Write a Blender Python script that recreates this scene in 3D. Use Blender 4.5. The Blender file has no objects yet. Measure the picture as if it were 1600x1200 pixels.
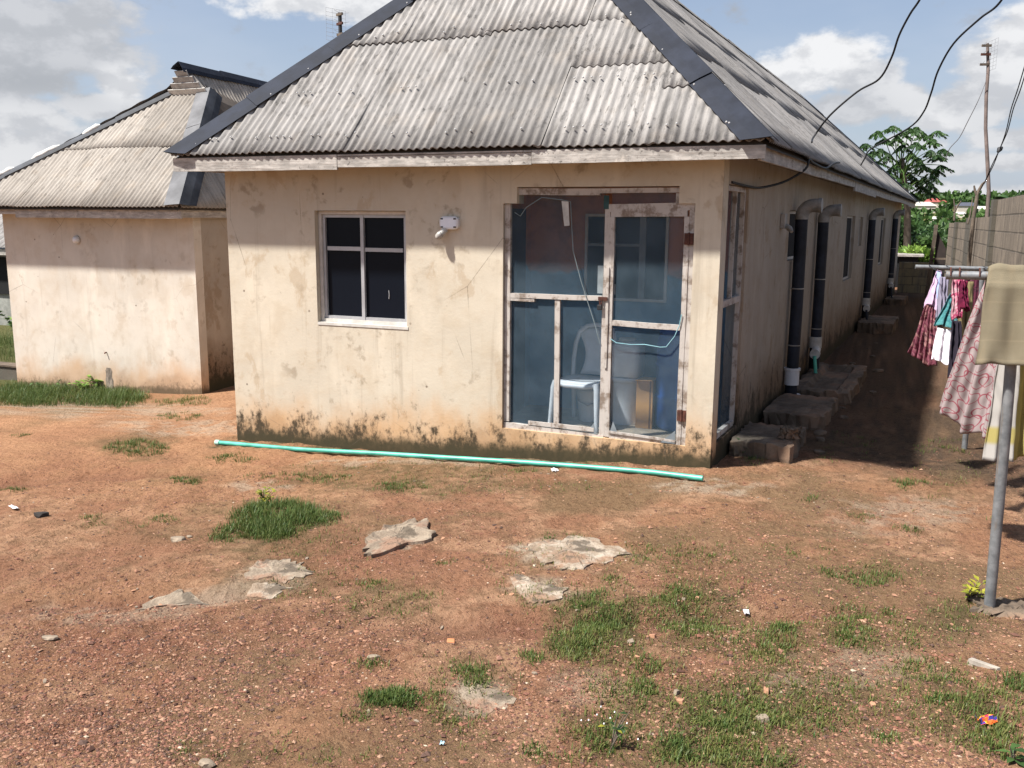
import bpy, bmesh, math, random
import numpy as np
from mathutils import Vector, Matrix, noise as mnoise
random.seed(7)
RNG = np.random.default_rng(11)
SC = bpy.context.scene
COL = SC.collection
R = math.radians
PI = math.pi

# ---------------------------------------------------------------- camera
F_PX, YAW, PITCH, ROLL = 1412.0, -0.3858, 0.1799, 0.0074
CAM = np.array([1.1825, -7.2133, 2.0])
_cy, _sy, _cp, _sp = math.cos(YAW), math.sin(YAW), math.cos(PITCH), math.sin(PITCH)
_r = np.array([_cy, -_sy, 0.0]); _f = np.array([_sy, _cy, 0.0]); _z = np.array([0, 0, 1.0])
FWD = _f*_cp - _z*_sp; _u = _z*_cp + _f*_sp
RIGHT = _r*math.cos(ROLL) + _u*math.sin(ROLL)
UP = _u*math.cos(ROLL) - _r*math.sin(ROLL)
cd = bpy.data.cameras.new('camera'); co = bpy.data.objects.new('camera', cd); COL.objects.link(co)
cd.sensor_fit = 'HORIZONTAL'; cd.sensor_width = 36.0; cd.lens = 36.0*F_PX/1600.0
cd.clip_start = 0.05; cd.clip_end = 6000
M = Matrix(((RIGHT[0], UP[0], -FWD[0], CAM[0]), (RIGHT[1], UP[1], -FWD[1], CAM[1]), (RIGHT[2], UP[2], -FWD[2], CAM[2]), (0, 0, 0, 1)))
co.matrix_world = M
SC.camera = co
SC.view_settings.view_transform = 'Standard'; SC.view_settings.look = 'None'
SC.view_settings.gamma = 1.0; SC.view_settings.use_curve_mapping = False
SC.view_settings.exposure = 0.94
SC.cycles.max_bounces = 8; SC.cycles.transparent_max_bounces = 16

def ray(u, v): return FWD + RIGHT*(u-800)/F_PX + UP*(600-v)/F_PX
def dep(u, v, D): return CAM + ray(u, v)*D

# ---------------------------------------------------------------- sun + sky
SUN_A, SUN_B = 0.47, 0.45            # shadow displacement per metre of height (x, y)
sd = Vector((-SUN_A, -SUN_B, 1.0)).normalized()
sl = bpy.data.lights.new('sun', 'SUN'); so = bpy.data.objects.new('sun', sl); COL.objects.link(so)
sl.energy = 5.0; sl.angle = R(2.5); sl.color = (1.0, 0.965, 0.91)
so.rotation_euler = sd.to_track_quat('Z', 'Y').to_euler(); so.location = (-20, -14, 30)
world = bpy.data.worlds.new('World'); SC.world = world; world.use_nodes = True

class NT:
    """small helper for node trees"""
    def __init__(s, tree): s.t = tree; s.n = tree.nodes; s.l = tree.links
    def new(s, typ, **kw):
        n = s.n.new(typ)
        for k, v in kw.items(): setattr(n, k, v)
        return n
    def set(s, sock, v):
        if isinstance(v, bpy.types.NodeSocket): s.l.new(v, sock)
        elif v is not None:
            try: sock.default_value = v
            except Exception:
                if isinstance(v, (tuple, list)) and len(v) == 3: sock.default_value = (*v, 1)
                else: raise
    def m(s, op, a, b=None, c=None, clamp=False):
        n = s.new('ShaderNodeMath', operation=op, use_clamp=clamp)
        s.set(n.inputs[0], a)
        if b is not None: s.set(n.inputs[1], b)
        if c is not None: s.set(n.inputs[2], c)
        return n.outputs[0]
    def vm(s, op, a, b=None):
        n = s.new('ShaderNodeVectorMath', operation=op); s.set(n.inputs[0], a)
        if b is not None: s.set(n.inputs[1], b)
        return n.outputs['Value'] if op in ('DOT_PRODUCT', 'LENGTH') else n.outputs[0]
    def mix(s, f, a, b, blend='MIX'):
        n = s.new('ShaderNodeMix', data_type='RGBA', blend_type=blend)
        s.set(n.inputs[0], f); s.set(n.inputs[6], a); s.set(n.inputs[7], b); return n.outputs[2]
    def noise(s, vec, scale, detail=4, rough=0.55, dist=0.0):
        n = s.new('ShaderNodeTexNoise'); s.set(n.inputs['Vector'], vec); n.inputs['Scale'].default_value = scale
        n.inputs['Detail'].default_value = detail; n.inputs['Roughness'].default_value = rough; n.inputs['Distortion'].default_value = dist
        return n.outputs['Fac']
    def vor(s, vec, scale, feat='F1', out='Distance'):
        n = s.new('ShaderNodeTexVoronoi', feature=feat); s.set(n.inputs['Vector'], vec); n.inputs['Scale'].default_value = scale
        return n.outputs[out]
    def ss(s, v, a, b):      # smoothstep a->b
        n = s.new('ShaderNodeMapRange', interpolation_type='SMOOTHSTEP'); s.set(n.inputs[0], v)
        n.inputs[1].default_value = a; n.inputs[2].default_value = b; return n.outputs[0]
    def mapv(s, vec, scale=(1, 1, 1), loc=(0, 0, 0), rot=(0, 0, 0)):
        n = s.new('ShaderNodeMapping'); s.set(n.inputs['Vector'], vec); n.inputs['Scale'].default_value = scale
        n.inputs['Location'].default_value = loc; n.inputs['Rotation'].default_value = rot; return n.outputs[0]
    def bump(s, h, strength=0.3, dist=0.01, nrm=None):
        n = s.new('ShaderNodeBump'); s.set(n.inputs['Height'], h); n.inputs['Strength'].default_value = strength
        n.inputs['Distance'].default_value = dist
        if nrm is not None: s.set(n.inputs['Normal'], nrm)
        return n.outputs[0]
    def obj(s): return s.new('ShaderNodeTexCoord').outputs['Object']
    def uv(s): return s.new('ShaderNodeTexCoord').outputs['UV']
    def sep(s, v):
        n = s.new('ShaderNodeSeparateXYZ'); s.set(n.inputs[0], v); return n.outputs
    def comb(s, x, y, z):
        n = s.new('ShaderNodeCombineXYZ'); s.set(n.inputs[0], x); s.set(n.inputs[1], y); s.set(n.inputs[2], z); return n.outputs[0]
    def attr(s, name): return s.new('ShaderNodeAttribute', attribute_name=name).outputs['Color']

def build_sky():
    t = NT(world.node_tree); t.n.clear()
    sky = t.new('ShaderNodeTexSky', sky_type='NISHITA'); sky.sun_disc = False
    sky.sun_elevation = math.asin(sd.z); sky.sun_rotation = math.atan2(sd.x, sd.y)
    sky.air_density = 1.0; sky.dust_density = 2.2; sky.ozone_density = 1.4
    d = t.vm('NORMALIZE', t.new('ShaderNodeTexCoord').outputs['Generated'])
    # cloud banks: direction (from the place's own sky), half-width, half-height (radians), whiteness
    blobs = [((55, 70), .105, .05, .6), ((40, 128), .09, .022, .42), ((182, 132), .030, .022, .95), ((150, 165), .06, .02, .68),
             ((30, 175), .07, .028, .75), ((90, 230), .085, .03, .75), ((30, 20), .10, .02, .62), ((10, 260), .07, .03, .8),
             ((480, 2), .095, .020, .93), ((640, -30), .09, .03, .9),
             ((1290, 85), .052, .026, .98), ((1245, 115), .052, .030, .93), ((1355, 125), .045, .022, .75), ((1330, 165), .07, .018, .62),
             ((1500, 165), .085, .030, .74), ((1560, 95), .05, .03, .86), ((1610, 60), .04, .03, .9), ((1460, 190), .03, .016, .9),
             ((1520, 255), .085, .012, .72), ((1430, 222), .035, .012, .85), ((1590, 215), .05, .015, .74),
             ((1500, 300), .10, .010, .8), ((1420, 150), .04, .02, .8)]
    n1 = t.noise(t.mapv(d, (1, 1, 1.7)), 17, 7, .58)
    n2 = t.noise(t.mapv(d, (1, 1, 1.7), loc=(.013, -.006, .018)), 17, 7, .58)
    dens = None; white = None; tot = None
    for (px, rx, ry, wh) in blobs:
        c = ray(*px); c = c/np.linalg.norm(c)
        a = np.cross(c, [0, 0, 1.0]); a /= np.linalg.norm(a); b = np.cross(a, c)
        x = t.m('DIVIDE', t.vm('DOT_PRODUCT', d, tuple(a)), rx); y = t.m('DIVIDE', t.vm('DOT_PRODUCT', d, tuple(b)), ry)
        r = t.m('SQRT', t.m('ADD', t.m('MULTIPLY', x, x), t.m('MULTIPLY', y, y)))
        front = t.m('GREATER_THAN', t.vm('DOT_PRODUCT', d, tuple(c)), .5)
        v = t.m('MULTIPLY', t.m('SUBTRACT', 1.25, r), front)
        dens = v if dens is None else t.m('MAXIMUM', dens, v)
        w = t.m('POWER', t.m('MAXIMUM', v, 0.001), 2.0)
        tot = w if tot is None else t.m('ADD', tot, w)
        ww = t.m('MULTIPLY', w, wh); white = ww if white is None else t.m('ADD', white, ww)
    white = t.m('DIVIDE', white, t.m('ADD', tot, 1e-4))
    # scattered cumulus over the rest of the sky
    sep = t.sep(d)
    far = t.ss(t.vm('DOT_PRODUCT', d, tuple(FWD)), .80, .55)
    g = t.m('MULTIPLY', t.ss(t.noise(t.mapv(d, (1, 1, 2.2)), 3.2, 5, .55), .56, .76), far)
    dens = t.m('MAXIMUM', dens, g)
    nz = t.m('MULTIPLY', t.m('SUBTRACT', n1, .5), 2.3)
    dd = t.m('ADD', dens, nz)
    cover = t.ss(dd, .12, .62)
    lit = t.ss(t.m('SUBTRACT', n1, n2), -.11, .10)
    base = t.m('ADD', white, t.m('MULTIPLY', g, .75))
    lum = t.m('MULTIPLY', base, t.m('ADD', .80, t.m('MULTIPLY', lit, .28)))
    lum = t.m('MINIMUM', t.m('MAXIMUM', lum, .32), 1.0)
    cr = t.new('ShaderNodeValToRGB'); t.set(cr.inputs[0], lum)
    e = cr.color_ramp.elements; e[0].position = .3; e[0].color = (3.1, 3.25, 3.5, 1); e[1].position = 1.0; e[1].color = (7.2, 7.2, 7.25, 1)
    k = cr.color_ramp.elements.new(.62); k.color = (4.7, 4.8, 5.05, 1)
    # thin high veil paling the blue, stronger towards the horizon
    veil = t.m('ADD', t.ss(sep[2], .42, .0), -.0)
    veil = t.m('ADD', t.m('ADD', .10, t.m('MULTIPLY', veil, .42)), t.m('MULTIPLY', t.ss(t.noise(t.mapv(d, (1, 1, 2.5)), 5, 4, .5), .35, .75), .22), clamp=True)
    skyc = t.mix(veil, t.mix(1.0, sky.outputs[0], (1.0, 1.02, 1.08, 1), 'MULTIPLY'), (4.6, 5.1, 6.0, 1))
    colr = t.mix(t.m('MULTIPLY', cover, .93), skyc, cr.outputs[0])
    bg = t.new('ShaderNodeBackground'); t.set(bg.inputs[0], colr); bg.inputs[1].default_value = 0.068
    out = t.new('ShaderNodeOutputWorld'); t.l.new(bg.outputs[0], out.inputs[0])
build_sky()

# ---------------------------------------------------------------- object helpers
def tag(o, label=None, cat=None, group=None, kind=None):
    if label: o['label'] = label
    if cat: o['category'] = cat
    if group: o['group'] = group
    if kind: o['kind'] = kind
    return o
def thing(name, label, cat, loc=(0, 0, 0), group=None):
    o = bpy.data.objects.new(name, None); COL.objects.link(o); o.location = loc; o.empty_display_size = .1
    return tag(o, label, cat, group)
def wloc(o):
    v = Vector((0, 0, 0))
    while o is not None: v = v + o.location; o = o.parent
    return v
def mats(o, ms):
    for m_ in (ms if isinstance(ms, (list, tuple)) else [ms]): o.data.materials.append(m_)

class MB:
    """collects geometry in world coordinates, links it as one mesh object"""
    def __init__(s): s.v = []; s.f = []; s.mi = []; s.sm = []; s.col = []; s.uvs = {}
    def add(s, vs, fs, mi=0, smooth=False, col=None):
        b = len(s.v); s.v += [tuple(map(float, p)) for p in vs]
        s.col += [col if col is not None else (1, 1, 1)]*len(vs)
        for f in fs: s.f.append(tuple(i+b for i in f)); s.mi.append(mi); s.sm.append(smooth)
        return s
    def box(s, x0, x1, y0, y1, z0, z1, mi=0, fr=None, col=None):
        vs = [(x, y, z) for z in (z0, z1) for y in (y0, y1) for x in (x0, x1)]
        if fr: vs = [fr(*p) for p in vs]
        return s.add(vs, [(0, 2, 3, 1), (4, 5, 7, 6), (0, 1, 5, 4), (2, 6, 7, 3), (0, 4, 6, 2), (1, 3, 7, 5)], mi, col=col)
    def bar(s, p, q, w, h, up=(0, 0, 1), mi=0, col=None, jit=0):
        p = np.array(p, float); q = np.array(q, float); d = q-p; L = np.linalg.norm(d); d /= L
        up = np.array(up, float); a = np.cross(d, up); a /= np.linalg.norm(a); b = np.cross(a, d)
        n = max(1, int(L/.25)) if jit else 1; vs = []
        for i in range(n+1):
            c = p+(q-p)*i/n
            if jit and 0 < i < n: c = c+a*random.uniform(-jit, jit)+b*random.uniform(-jit, jit)
            vs += [c-a*w/2-b*h/2, c+a*w/2-b*h/2, c+a*w/2+b*h/2, c-a*w/2+b*h/2]
        fs = [(3, 2, 1, 0), tuple(n*4+k for k in range(4))]
        for i in range(n):
            for k in range(4): fs.append((i*4+k, i*4+(k+1) % 4, i*4+4+(k+1) % 4, i*4+4+k))
        return s.add(vs, fs, mi, col=col)
    def tube(s, pts, rad, seg=10, mi=0, cap=True, smooth=True, col=None):
        pts = [np.array(p, float) for p in pts]; n = len(pts)
        rads = rad if isinstance(rad, (list, tuple)) else [rad]*n
        vs = []; prev = None
        for i, p in enumerate(pts):
            d = pts[min(i+1, n-1)]-pts[max(i-1, 0)]; d = d/(np.linalg.norm(d)+1e-12)
            if prev is None:
                ref = np.array([0, 0, 1.0]) if abs(d[2]) < .9 else np.array([1.0, 0, 0]); a = np.cross(d, ref)
            else: a = prev-d*(prev@d)
            a /= np.linalg.norm(a); prev = a; b = np.cross(d, a)
            for k in range(seg):
                t = 2*PI*k/seg; vs.append(p+(a*math.cos(t)+b*math.sin(t))*rads[i])
        fs = [(i*seg+k, i*seg+(k+1) % seg, (i+1)*seg+(k+1) % seg, (i+1)*seg+k) for i in range(n-1) for k in range(seg)]
        s.add(vs, fs, mi, smooth, col)
        if cap:
            s.add(vs[:seg], [tuple(range(seg-1, -1, -1))], mi, False, col); s.add(vs[-seg:], [tuple(range(seg))], mi, False, col)
        return s
    def lathe(s, c, prof, seg=28, mi=0, smooth=True, sq=None):
        vs = []
        for r, z in prof:
            for k in range(seg):
                t = 2*PI*k/seg; x, y = math.cos(t), math.sin(t)
                if sq:  # superellipse
                    q = (abs(x)**sq+abs(y)**sq)**(-1/sq); x *= q; y *= q
                vs.append((c[0]+r*x, c[1]+r*y, c[2]+z))
        n = len(prof)
        fs = [(i*seg+k, i*seg+(k+1) % seg, (i+1)*seg+(k+1) % seg, (i+1)*seg+k) for i in range(n-1) for k in range(seg)]
        fs += [tuple(range(seg-1, -1, -1)), tuple((n-1)*seg+k for k in range(seg))]
        return s.add(vs, fs, mi, smooth)
    def build(s, name, ms, parent=None, loc=None, attr=False, bevel=0, solid=0):
        me = bpy.data.meshes.new(name); o = bpy.data.objects.new(name, me); COL.objects.link(o)
        org = wloc(parent) if parent is not None else Vector(loc if loc is not None else (0, 0, 0))
        ov = np.array(org)
        if parent is not None: o.parent = parent
        else: o.location = org
        V = np.array(s.v) - ov
        me.from_pydata(V.tolist(), [], s.f)
        me.polygons.foreach_set('material_index', s.mi); me.polygons.foreach_set('use_smooth', s.sm)
        if attr:
            a = me.color_attributes.new('Col', 'FLOAT_COLOR', 'POINT')
            c = np.ones((len(s.v), 4), np.float32); c[:, :3] = np.array(s.col); a.data.foreach_set('color', c.ravel())
        mats(o, ms); me.update()
        if bevel:
            b = o.modifiers.new('bevel', 'BEVEL'); b.width = bevel; b.segments = 2; b.limit_method = 'ANGLE'; b.angle_limit = R(40)
        if solid:
            b = o.modifiers.new('solid', 'SOLIDIFY'); b.thickness = solid; b.offset = 0
        return o

def np_obj(name, V, Fq, Ft, ms, loc=(0, 0, 0), col=None, smooth=False, parent=None, uv=None):
    """mesh from numpy arrays: quads and/or tris"""
    me = bpy.data.meshes.new(name); o = bpy.data.objects.new(name, me); COL.objects.link(o)
    org = np.array(wloc(parent)) if parent is not None else np.array(loc, float)
    if parent is not None: o.parent = parent
    else: o.location = org
    V = np.asarray(V, np.float32)-org.astype(np.float32)
    nq = 0 if Fq is None else len(Fq); nt = 0 if Ft is None else len(Ft)
    me.vertices.add(len(V)); me.vertices.foreach_set('co', V.ravel())
    me.loops.add(nq*4+nt*3)
    li = np.concatenate([Fq.ravel() if nq else np.zeros(0, int), Ft.ravel() if nt else np.zeros(0, int)]).astype(np.int32)
    me.loops.foreach_set('vertex_index', li); me.polygons.add(nq+nt)
    st = np.concatenate([np.arange(nq)*4, nq*4+np.arange(nt)*3]).astype(np.int32)
    me.polygons.foreach_set('loop_start', st)
    me.polygons.foreach_set('use_smooth', np.full(nq+nt, smooth))
    if col is not None:
        a = me.color_attributes.new('Col', 'FLOAT_COLOR', 'POINT')
        c = np.ones((len(V), 4), np.float32); c[:, :3] = col; a.data.foreach_set('color', c.ravel())
    me.update(calc_edges=True); me.validate()
    if uv is not None:
        l = me.uv_layers.new(name='UVMap'); l.data.foreach_set('uv', np.asarray(uv, np.float32)[li].ravel())
    mats(o, ms); return o

# numpy value noise
def vnoise(x, y, seed=0):
    xi = np.floor(x).astype(np.int64); yi = np.floor(y).astype(np.int64); fx = x-xi; fy = y-yi
    fx = fx*fx*(3-2*fx); fy = fy*fy*(3-2*fy)
    def h(a, b):
        n = (a*374761393+b*668265263+seed*974634533) & 0xffffffff
        n = ((n ^ (n >> 13))*1274126177) & 0xffffffff
        return ((n ^ (n >> 16)) & 0xffff)/65535.0
    return (h(xi, yi)*(1-fx)+h(xi+1, yi)*fx)*(1-fy)+(h(xi, yi+1)*(1-fx)+h(xi+1, yi+1)*fx)*fy
def fbm(x, y, sc, oct=4, seed=0, g=.5):
    t = 0; a = 1; n = 0
    for i in range(oct): t = t+a*vnoise(x*sc+i*17.3, y*sc-i*9.1, seed+i); n += a; a *= g; sc *= 2.03
    return t/n
def sst(v, a, b):
    t = np.clip((v-a)/(b-a), 0, 1); return t*t*(3-2*t)

# ---------------------------------------------------------------- ground shape
def gh0(x, y):
    x = np.asarray(x, float); y = np.asarray(y, float)
    h = .05*np.minimum(x, 0); h = np.where(x < -12, -.6+.02*(x+12), h); h = np.maximum(h, -2.5)
    h = h+.02*np.clip(-y-1, 0, 8)
    d = np.maximum(y-22, 0)
    h = h-np.where(d > 0, 11*sst(d, 0, 90), 0)+np.where(y > 110, 20*sst(y, 120, 420), 0)
    return h
def gully(x, y):
    """shallow rain channels worn across the yard"""
    g = 0.0
    for (x0, y0, x1, y1, w) in ((-7.5, -3.6, -4.9, -1.15, .16), (-6.4, -2.2, -4.2, -1.0, .10), (-3.6, -4.1, -1.4, -3.1, .10), (-.9, -3.6, 1.4, -2.4, .10)):
        dx, dy = x1-x0, y1-y0; L = math.hypot(dx, dy); t = ((x-x0)*dx+(y-y0)*dy)/L/L
        d = np.abs((x-x0)*dy-(y-y0)*dx)/L+.12*(vnoise(x*1.7, y*1.7, 33)-.5)+.05*(vnoise(x*6, y*6, 34)-.5)
        g = np.maximum(g, np.exp(-(d/w)**2)*sst(t, -.08, .12)*sst(t, 1.08, .85))
    return g
def gh(x, y):
    x = np.asarray(x, float); y = np.asarray(y, float)
    k = sst(np.hypot(x+1, y+2), 60, 12)
    return gh0(x, y)+k*(.07*(fbm(x, y, .9, 3, 3)-.5)+.036*(fbm(x, y, 3.6, 3, 5)-.5)-.045*gully(x, y)+.026*(fbm(x, y, 13, 3, 9)-.5))
def G(u, v):
    """point of the sloping yard seen at photo pixel (u, v)"""
    t = ray(u, v); z = 0.0
    for _ in range(12):
        p = CAM+t*(z-2.0)/t[2]; z = .5*z+.5*float(gh0(p[0], p[1]))
    return CAM+t*(z-2.0)/t[2]

def Gv(u, v):
    t = FWD[None]+RIGHT[None]*((u-800)/F_PX)[:, None]+UP[None]*((600-v)/F_PX)[:, None]; z = np.zeros(len(u))
    for _ in range(12):
        p = CAM+t*((z-2.0)/t[:, 2])[:, None]; z = .5*z+.5*gh0(p[:, 0], p[:, 1])
    return CAM+t*((z-2.0)/t[:, 2])[:, None]

# ---------------------------------------------------------------- materials
def material(name, fn):
    m_ = bpy.data.materials.new(name); m_.use_nodes = True; t = NT(m_.node_tree); t.n.clear()
    out = t.new('ShaderNodeOutputMaterial'); b = t.new('ShaderNodeBsdfPrincipled'); t.l.new(b.outputs[0], out.inputs[0])
    t.b = b; t.out = out; fn(t); return m_
def C_(t, c): t.set(t.b.inputs['Base Color'], c)
def RG(t, r): t.set(t.b.inputs['Roughness'], r)
def NM(t, n): t.set(t.b.inputs['Normal'], n)
def simple(name, c, rough=.6, var=.25, sc=8, metal=0, bump=0, spec=.4):
    def fn(t):
        o = t.obj(); n = t.noise(o, sc, 5, .6)
        C_(t, t.mix(t.ss(n, .3, .75), tuple(x*(1-var) for x in c), tuple(min(1, x*(1+var*.6)) for x in c)))
        RG(t, t.m('ADD', rough-.08, t.m('MULTIPLY', n, .16))); t.b.inputs['Metallic'].default_value = metal
        t.b.inputs['Specular IOR Level'].default_value = spec
        if bump: NM(t, t.bump(t.noise(o, sc*5, 4), .5, bump))
    return material(name, fn)

def plaster(name, base, orange, o_top, mould, m_top, seed, slope=.05, grime=1.0, tall=0.0):
    def fn(t):
        o = t.obj(); x, y, z = t.sep(o)[0:3]
        p = t.mapv(o, loc=(seed, seed*.7, seed*.3))
        hz = t.m('SUBTRACT', z, t.m('MULTIPLY', t.m('MINIMUM', x, 0), slope))
        big = t.noise(p, 1.1, 5, .6); med = t.noise(p, 4.5, 6, .62); fine = t.noise(p, 40, 5, .65)
        c = t.mix(t.ss(big, .32, .7), tuple(v*.86 for v in base), base)
        c = t.mix(t.m('MULTIPLY', t.ss(med, .42, .72), .45), c, (base[0]*.80, base[1]*.735, base[2]*.66))
        # pale roller patches
        c = t.mix(t.m('MULTIPLY', t.ss(t.noise(t.mapv(p, (1.6, 1.6, .55)), 2.3, 4, .55), .52, .7), .5), c, tuple(min(.9, v*1.13) for v in base))
        # rain streaks
        st = t.noise(t.mapv(p, (9, 9, .5)), 1.3, 5, .6)
        c = t.mix(t.m('MULTIPLY', t.ss(st, .56, .76), .34*grime), c, (.25, .20, .145))
        bl = t.noise(t.mapv(p, (1.5, 1.5, 1)), 1.9, 6, .65, .3); c = t.mix(t.m('MULTIPLY', t.ss(bl, .57, .64), .5*grime), c, (base[0]*.70, base[1]*.60, base[2]*.50))
    # smudges and knocks
        sm = t.noise(p, 6.5, 4, .6, .25); sm2 = t.noise(p, 1.6, 2, .5)
        c = t.mix(t.m('MULTIPLY', t.m('MULTIPLY', t.ss(sm, .56, .70), t.ss(sm2, .40, .58)), .55*grime), c, (.24, .185, .125))
        sp = t.ss(t.vor(p, 5.0), .075, .05); c = t.mix(t.m('MULTIPLY', t.m('MULTIPLY', sp, t.ss(t.noise(p, 3.1, 2), .52, .6)), .75), c, (.12, .085, .06))
        # red soil splashed up the foot of the wall
        hn = t.m('ADD', hz, t.m('MULTIPLY', t.m('SUBTRACT', t.noise(t.mapv(p, (1.5, 1.5, .8)), 1.7, 5, .6), .5), .75))
        c = t.mix(t.m('MULTIPLY', t.ss(hn, o_top, o_top*.18), .80), c, orange)
        dn = t.m('ADD', hz, t.m('MULTIPLY', t.m('SUBTRACT', t.noise(p, 2.1, 5, .6), .5), 1.3+tall))
        c = t.mix(t.m('MULTIPLY', t.ss(dn, .34+tall, .0), .5), c, (orange[0]*.62, orange[1]*.6, orange[2]*.6))
        # black mould and damp at the very foot
        mn = t.m('ADD', t.m('DIVIDE', hz, m_top), t.m('MULTIPLY', t.m('SUBTRACT', t.noise(t.mapv(p, (1.9, 1.9, .9)), 2.3, 3, .55), .5), 4.2))
        mn = t.m('ADD', mn, t.m('MULTIPLY', t.m('SUBTRACT', t.noise(t.mapv(p, (1, 1, .7)), 16, 6, .75), .5), 5.5))
        c = t.mix(t.m('MULTIPLY', t.ss(mn, 1.35, -.05), mould), c, (.045, .036, .024))
        fb = t.m('ADD', hz, t.m('MULTIPLY', t.m('SUBTRACT', t.noise(t.mapv(p, (1, 1, .6)), 5, 6, .7), .5), .20))
        c = t.mix(t.m('MULTIPLY', t.ss(fb, m_top*.72, m_top*.22), mould), c, (.055, .046, .026))
        cr = t.vor(t.vm('ADD', p, t.vm('SCALE', t.new('ShaderNodeTexNoise').outputs['Color'], None)), 1.1, 'DISTANCE_TO_EDGE') if False else t.vor(t.mapv(p, (1, 1, .8)), 1.15, 'DISTANCE_TO_EDGE')
        c = t.mix(t.m('MULTIPLY', t.m('MULTIPLY', t.ss(t.m('ADD', cr, t.m('MULTIPLY', t.m('SUBTRACT', fine, .5), .012)), .0045, .0005), t.ss(t.noise(p, 1.3, 2), .50, .62)), .55), c, (.13, .10, .075))
        C_(t, c); RG(t, .93); t.b.inputs['Specular IOR Level'].default_value = .15
        h = t.m('ADD', t.m('MULTIPLY', med, .7), t.m('MULTIPLY', fine, .35))
        NM(t, t.bump(h, .35, .012))
    return material(name, fn)
MAT = {}
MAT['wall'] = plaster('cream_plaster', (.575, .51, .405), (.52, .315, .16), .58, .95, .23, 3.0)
MAT['side'] = plaster('damp_shaded_plaster', (.40, .345, .28), (.22, .145, .09), .85, .9, .32, 9.0, 0, 1.25, .5)  # stained damp plaster, base also darkened to deepen the shaded side walls
MAT['wall_pale'] = plaster('pale_plaster', (.61, .555, .475), (.50, .325, .195), .52, .55, .10, 17.0, .05, .6)
MAT['inner_dark'] = simple('dim_room_plaster', (.10, .10, .10), .9)
MAT['black'] = simple('black_void', (.006, .006, .007), .9)

def f_porch(t):
    o = t.obj(); x, y, z = t.sep(o)[0:3]
    e = t.m('ADD', z, t.m('MULTIPLY', t.m('SUBTRACT', t.noise(t.mapv(o, (1, 1, .1)), 2.4, 2), .5), .35))
    c = t.mix(t.ss(e, 1.50, 1.54), (.11, .255, .38), (.50, .21, .12))
    c = t.mix(t.m('MULTIPLY', t.ss(t.noise(o, 5, 5), .45, .7), .4), c, (.05, .06, .07))
    C_(t, c); RG(t, .7)
MAT['porch'] = material('blue_and_brown_paint', f_porch)

def f_sheet(base, dark, amt):
    def fn(t):
        a = t.attr('Col'); sp = t.new('ShaderNodeSeparateColor'); t.l.new(a, sp.inputs[0])
        tone, uu, vv = sp.outputs[0], sp.outputs[1], sp.outputs[2]      # sheet tone, metres along eave, metres up slope
        p = t.comb(uu, vv, 0); o = t.obj()
        c = t.mix(tone, tuple(v*.66 for v in base), tuple(v*1.16 for v in base))
        st = t.noise(t.mapv(p, (5.5, .75, 1)), 2.2, 6, .65)
        c = t.mix(t.m('MULTIPLY', t.ss(st, .42, .70), .75*amt), c, dark)
        bl = t.noise(t.mapv(p, (12, 4.2, 1)), 1.5, 4, .6); bm = t.noise(p, 1.3, 3, .6)
        c = t.mix(t.m('MULTIPLY', t.m('MULTIPLY', t.ss(bl, .60, .68), t.ss(bm, .38, .62)), .72*amt), c, tuple(v*.45 for v in dark))
        li = t.noise(t.mapv(p, (26, 7, 1)), 1.0, 5, .7); c = t.mix(t.m('MULTIPLY', t.m('MULTIPLY', t.ss(li, .52, .62), t.ss(t.noise(p, 1.9, 3), .36, .62)), .8*amt), c, dark)
        tr = t.ss(t.m('SINE', t.m('MULTIPLY', uu, 2*PI/.074)), -.1, -.95); c = t.mix(t.m('MULTIPLY', tr, t.m('ADD', .04, t.m('MULTIPLY', t.ss(st, .35, .65), .20))), c, dark)  # grimy troughs coloured darker to strengthen the weak groove shading
        c = t.mix(t.m('MULTIPLY', t.ss(t.noise(p, 4, 4), .5, .75), .25), c, (base[0]*1.12, base[1]*1.0, base[2]*.86))
        c = t.mix(t.m('MULTIPLY', t.ss(t.noise(t.mapv(p, (1, 1, 1)), 60, 3, .7), .56, .72), .28), c, tuple(v*.5 for v in dark))
        C_(t, c); RG(t, .88); t.b.inputs['Specular IOR Level'].default_value = .2
        NM(t, t.bump(t.noise(p, 45, 4, .7), .35, .006))
    return fn
MAT['sheet'] = material('weathered_cement_sheet', f_sheet((.305, .288, .272), (.10, .094, .088), 1.0))
MAT['sheet2'] = material('beige_cement_sheet', f_sheet((.35, .315, .275), (.16, .14, .12), .85))
MAT['cap'] = simple('dark_blue_grey_cap', (.022, .026, .038), .7, .35, 5, .0, 0, .15)
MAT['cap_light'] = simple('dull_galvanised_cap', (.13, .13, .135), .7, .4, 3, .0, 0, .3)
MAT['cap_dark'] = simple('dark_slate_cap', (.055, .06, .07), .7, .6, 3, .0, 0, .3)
MAT['cement_white'] = simple('white_cement', (.66, .64, .6), .9, .2, 10)
MAT['bolt'] = simple('zinc_washer', (.55, .54, .52), .45, .2, 30, .5)

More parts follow.
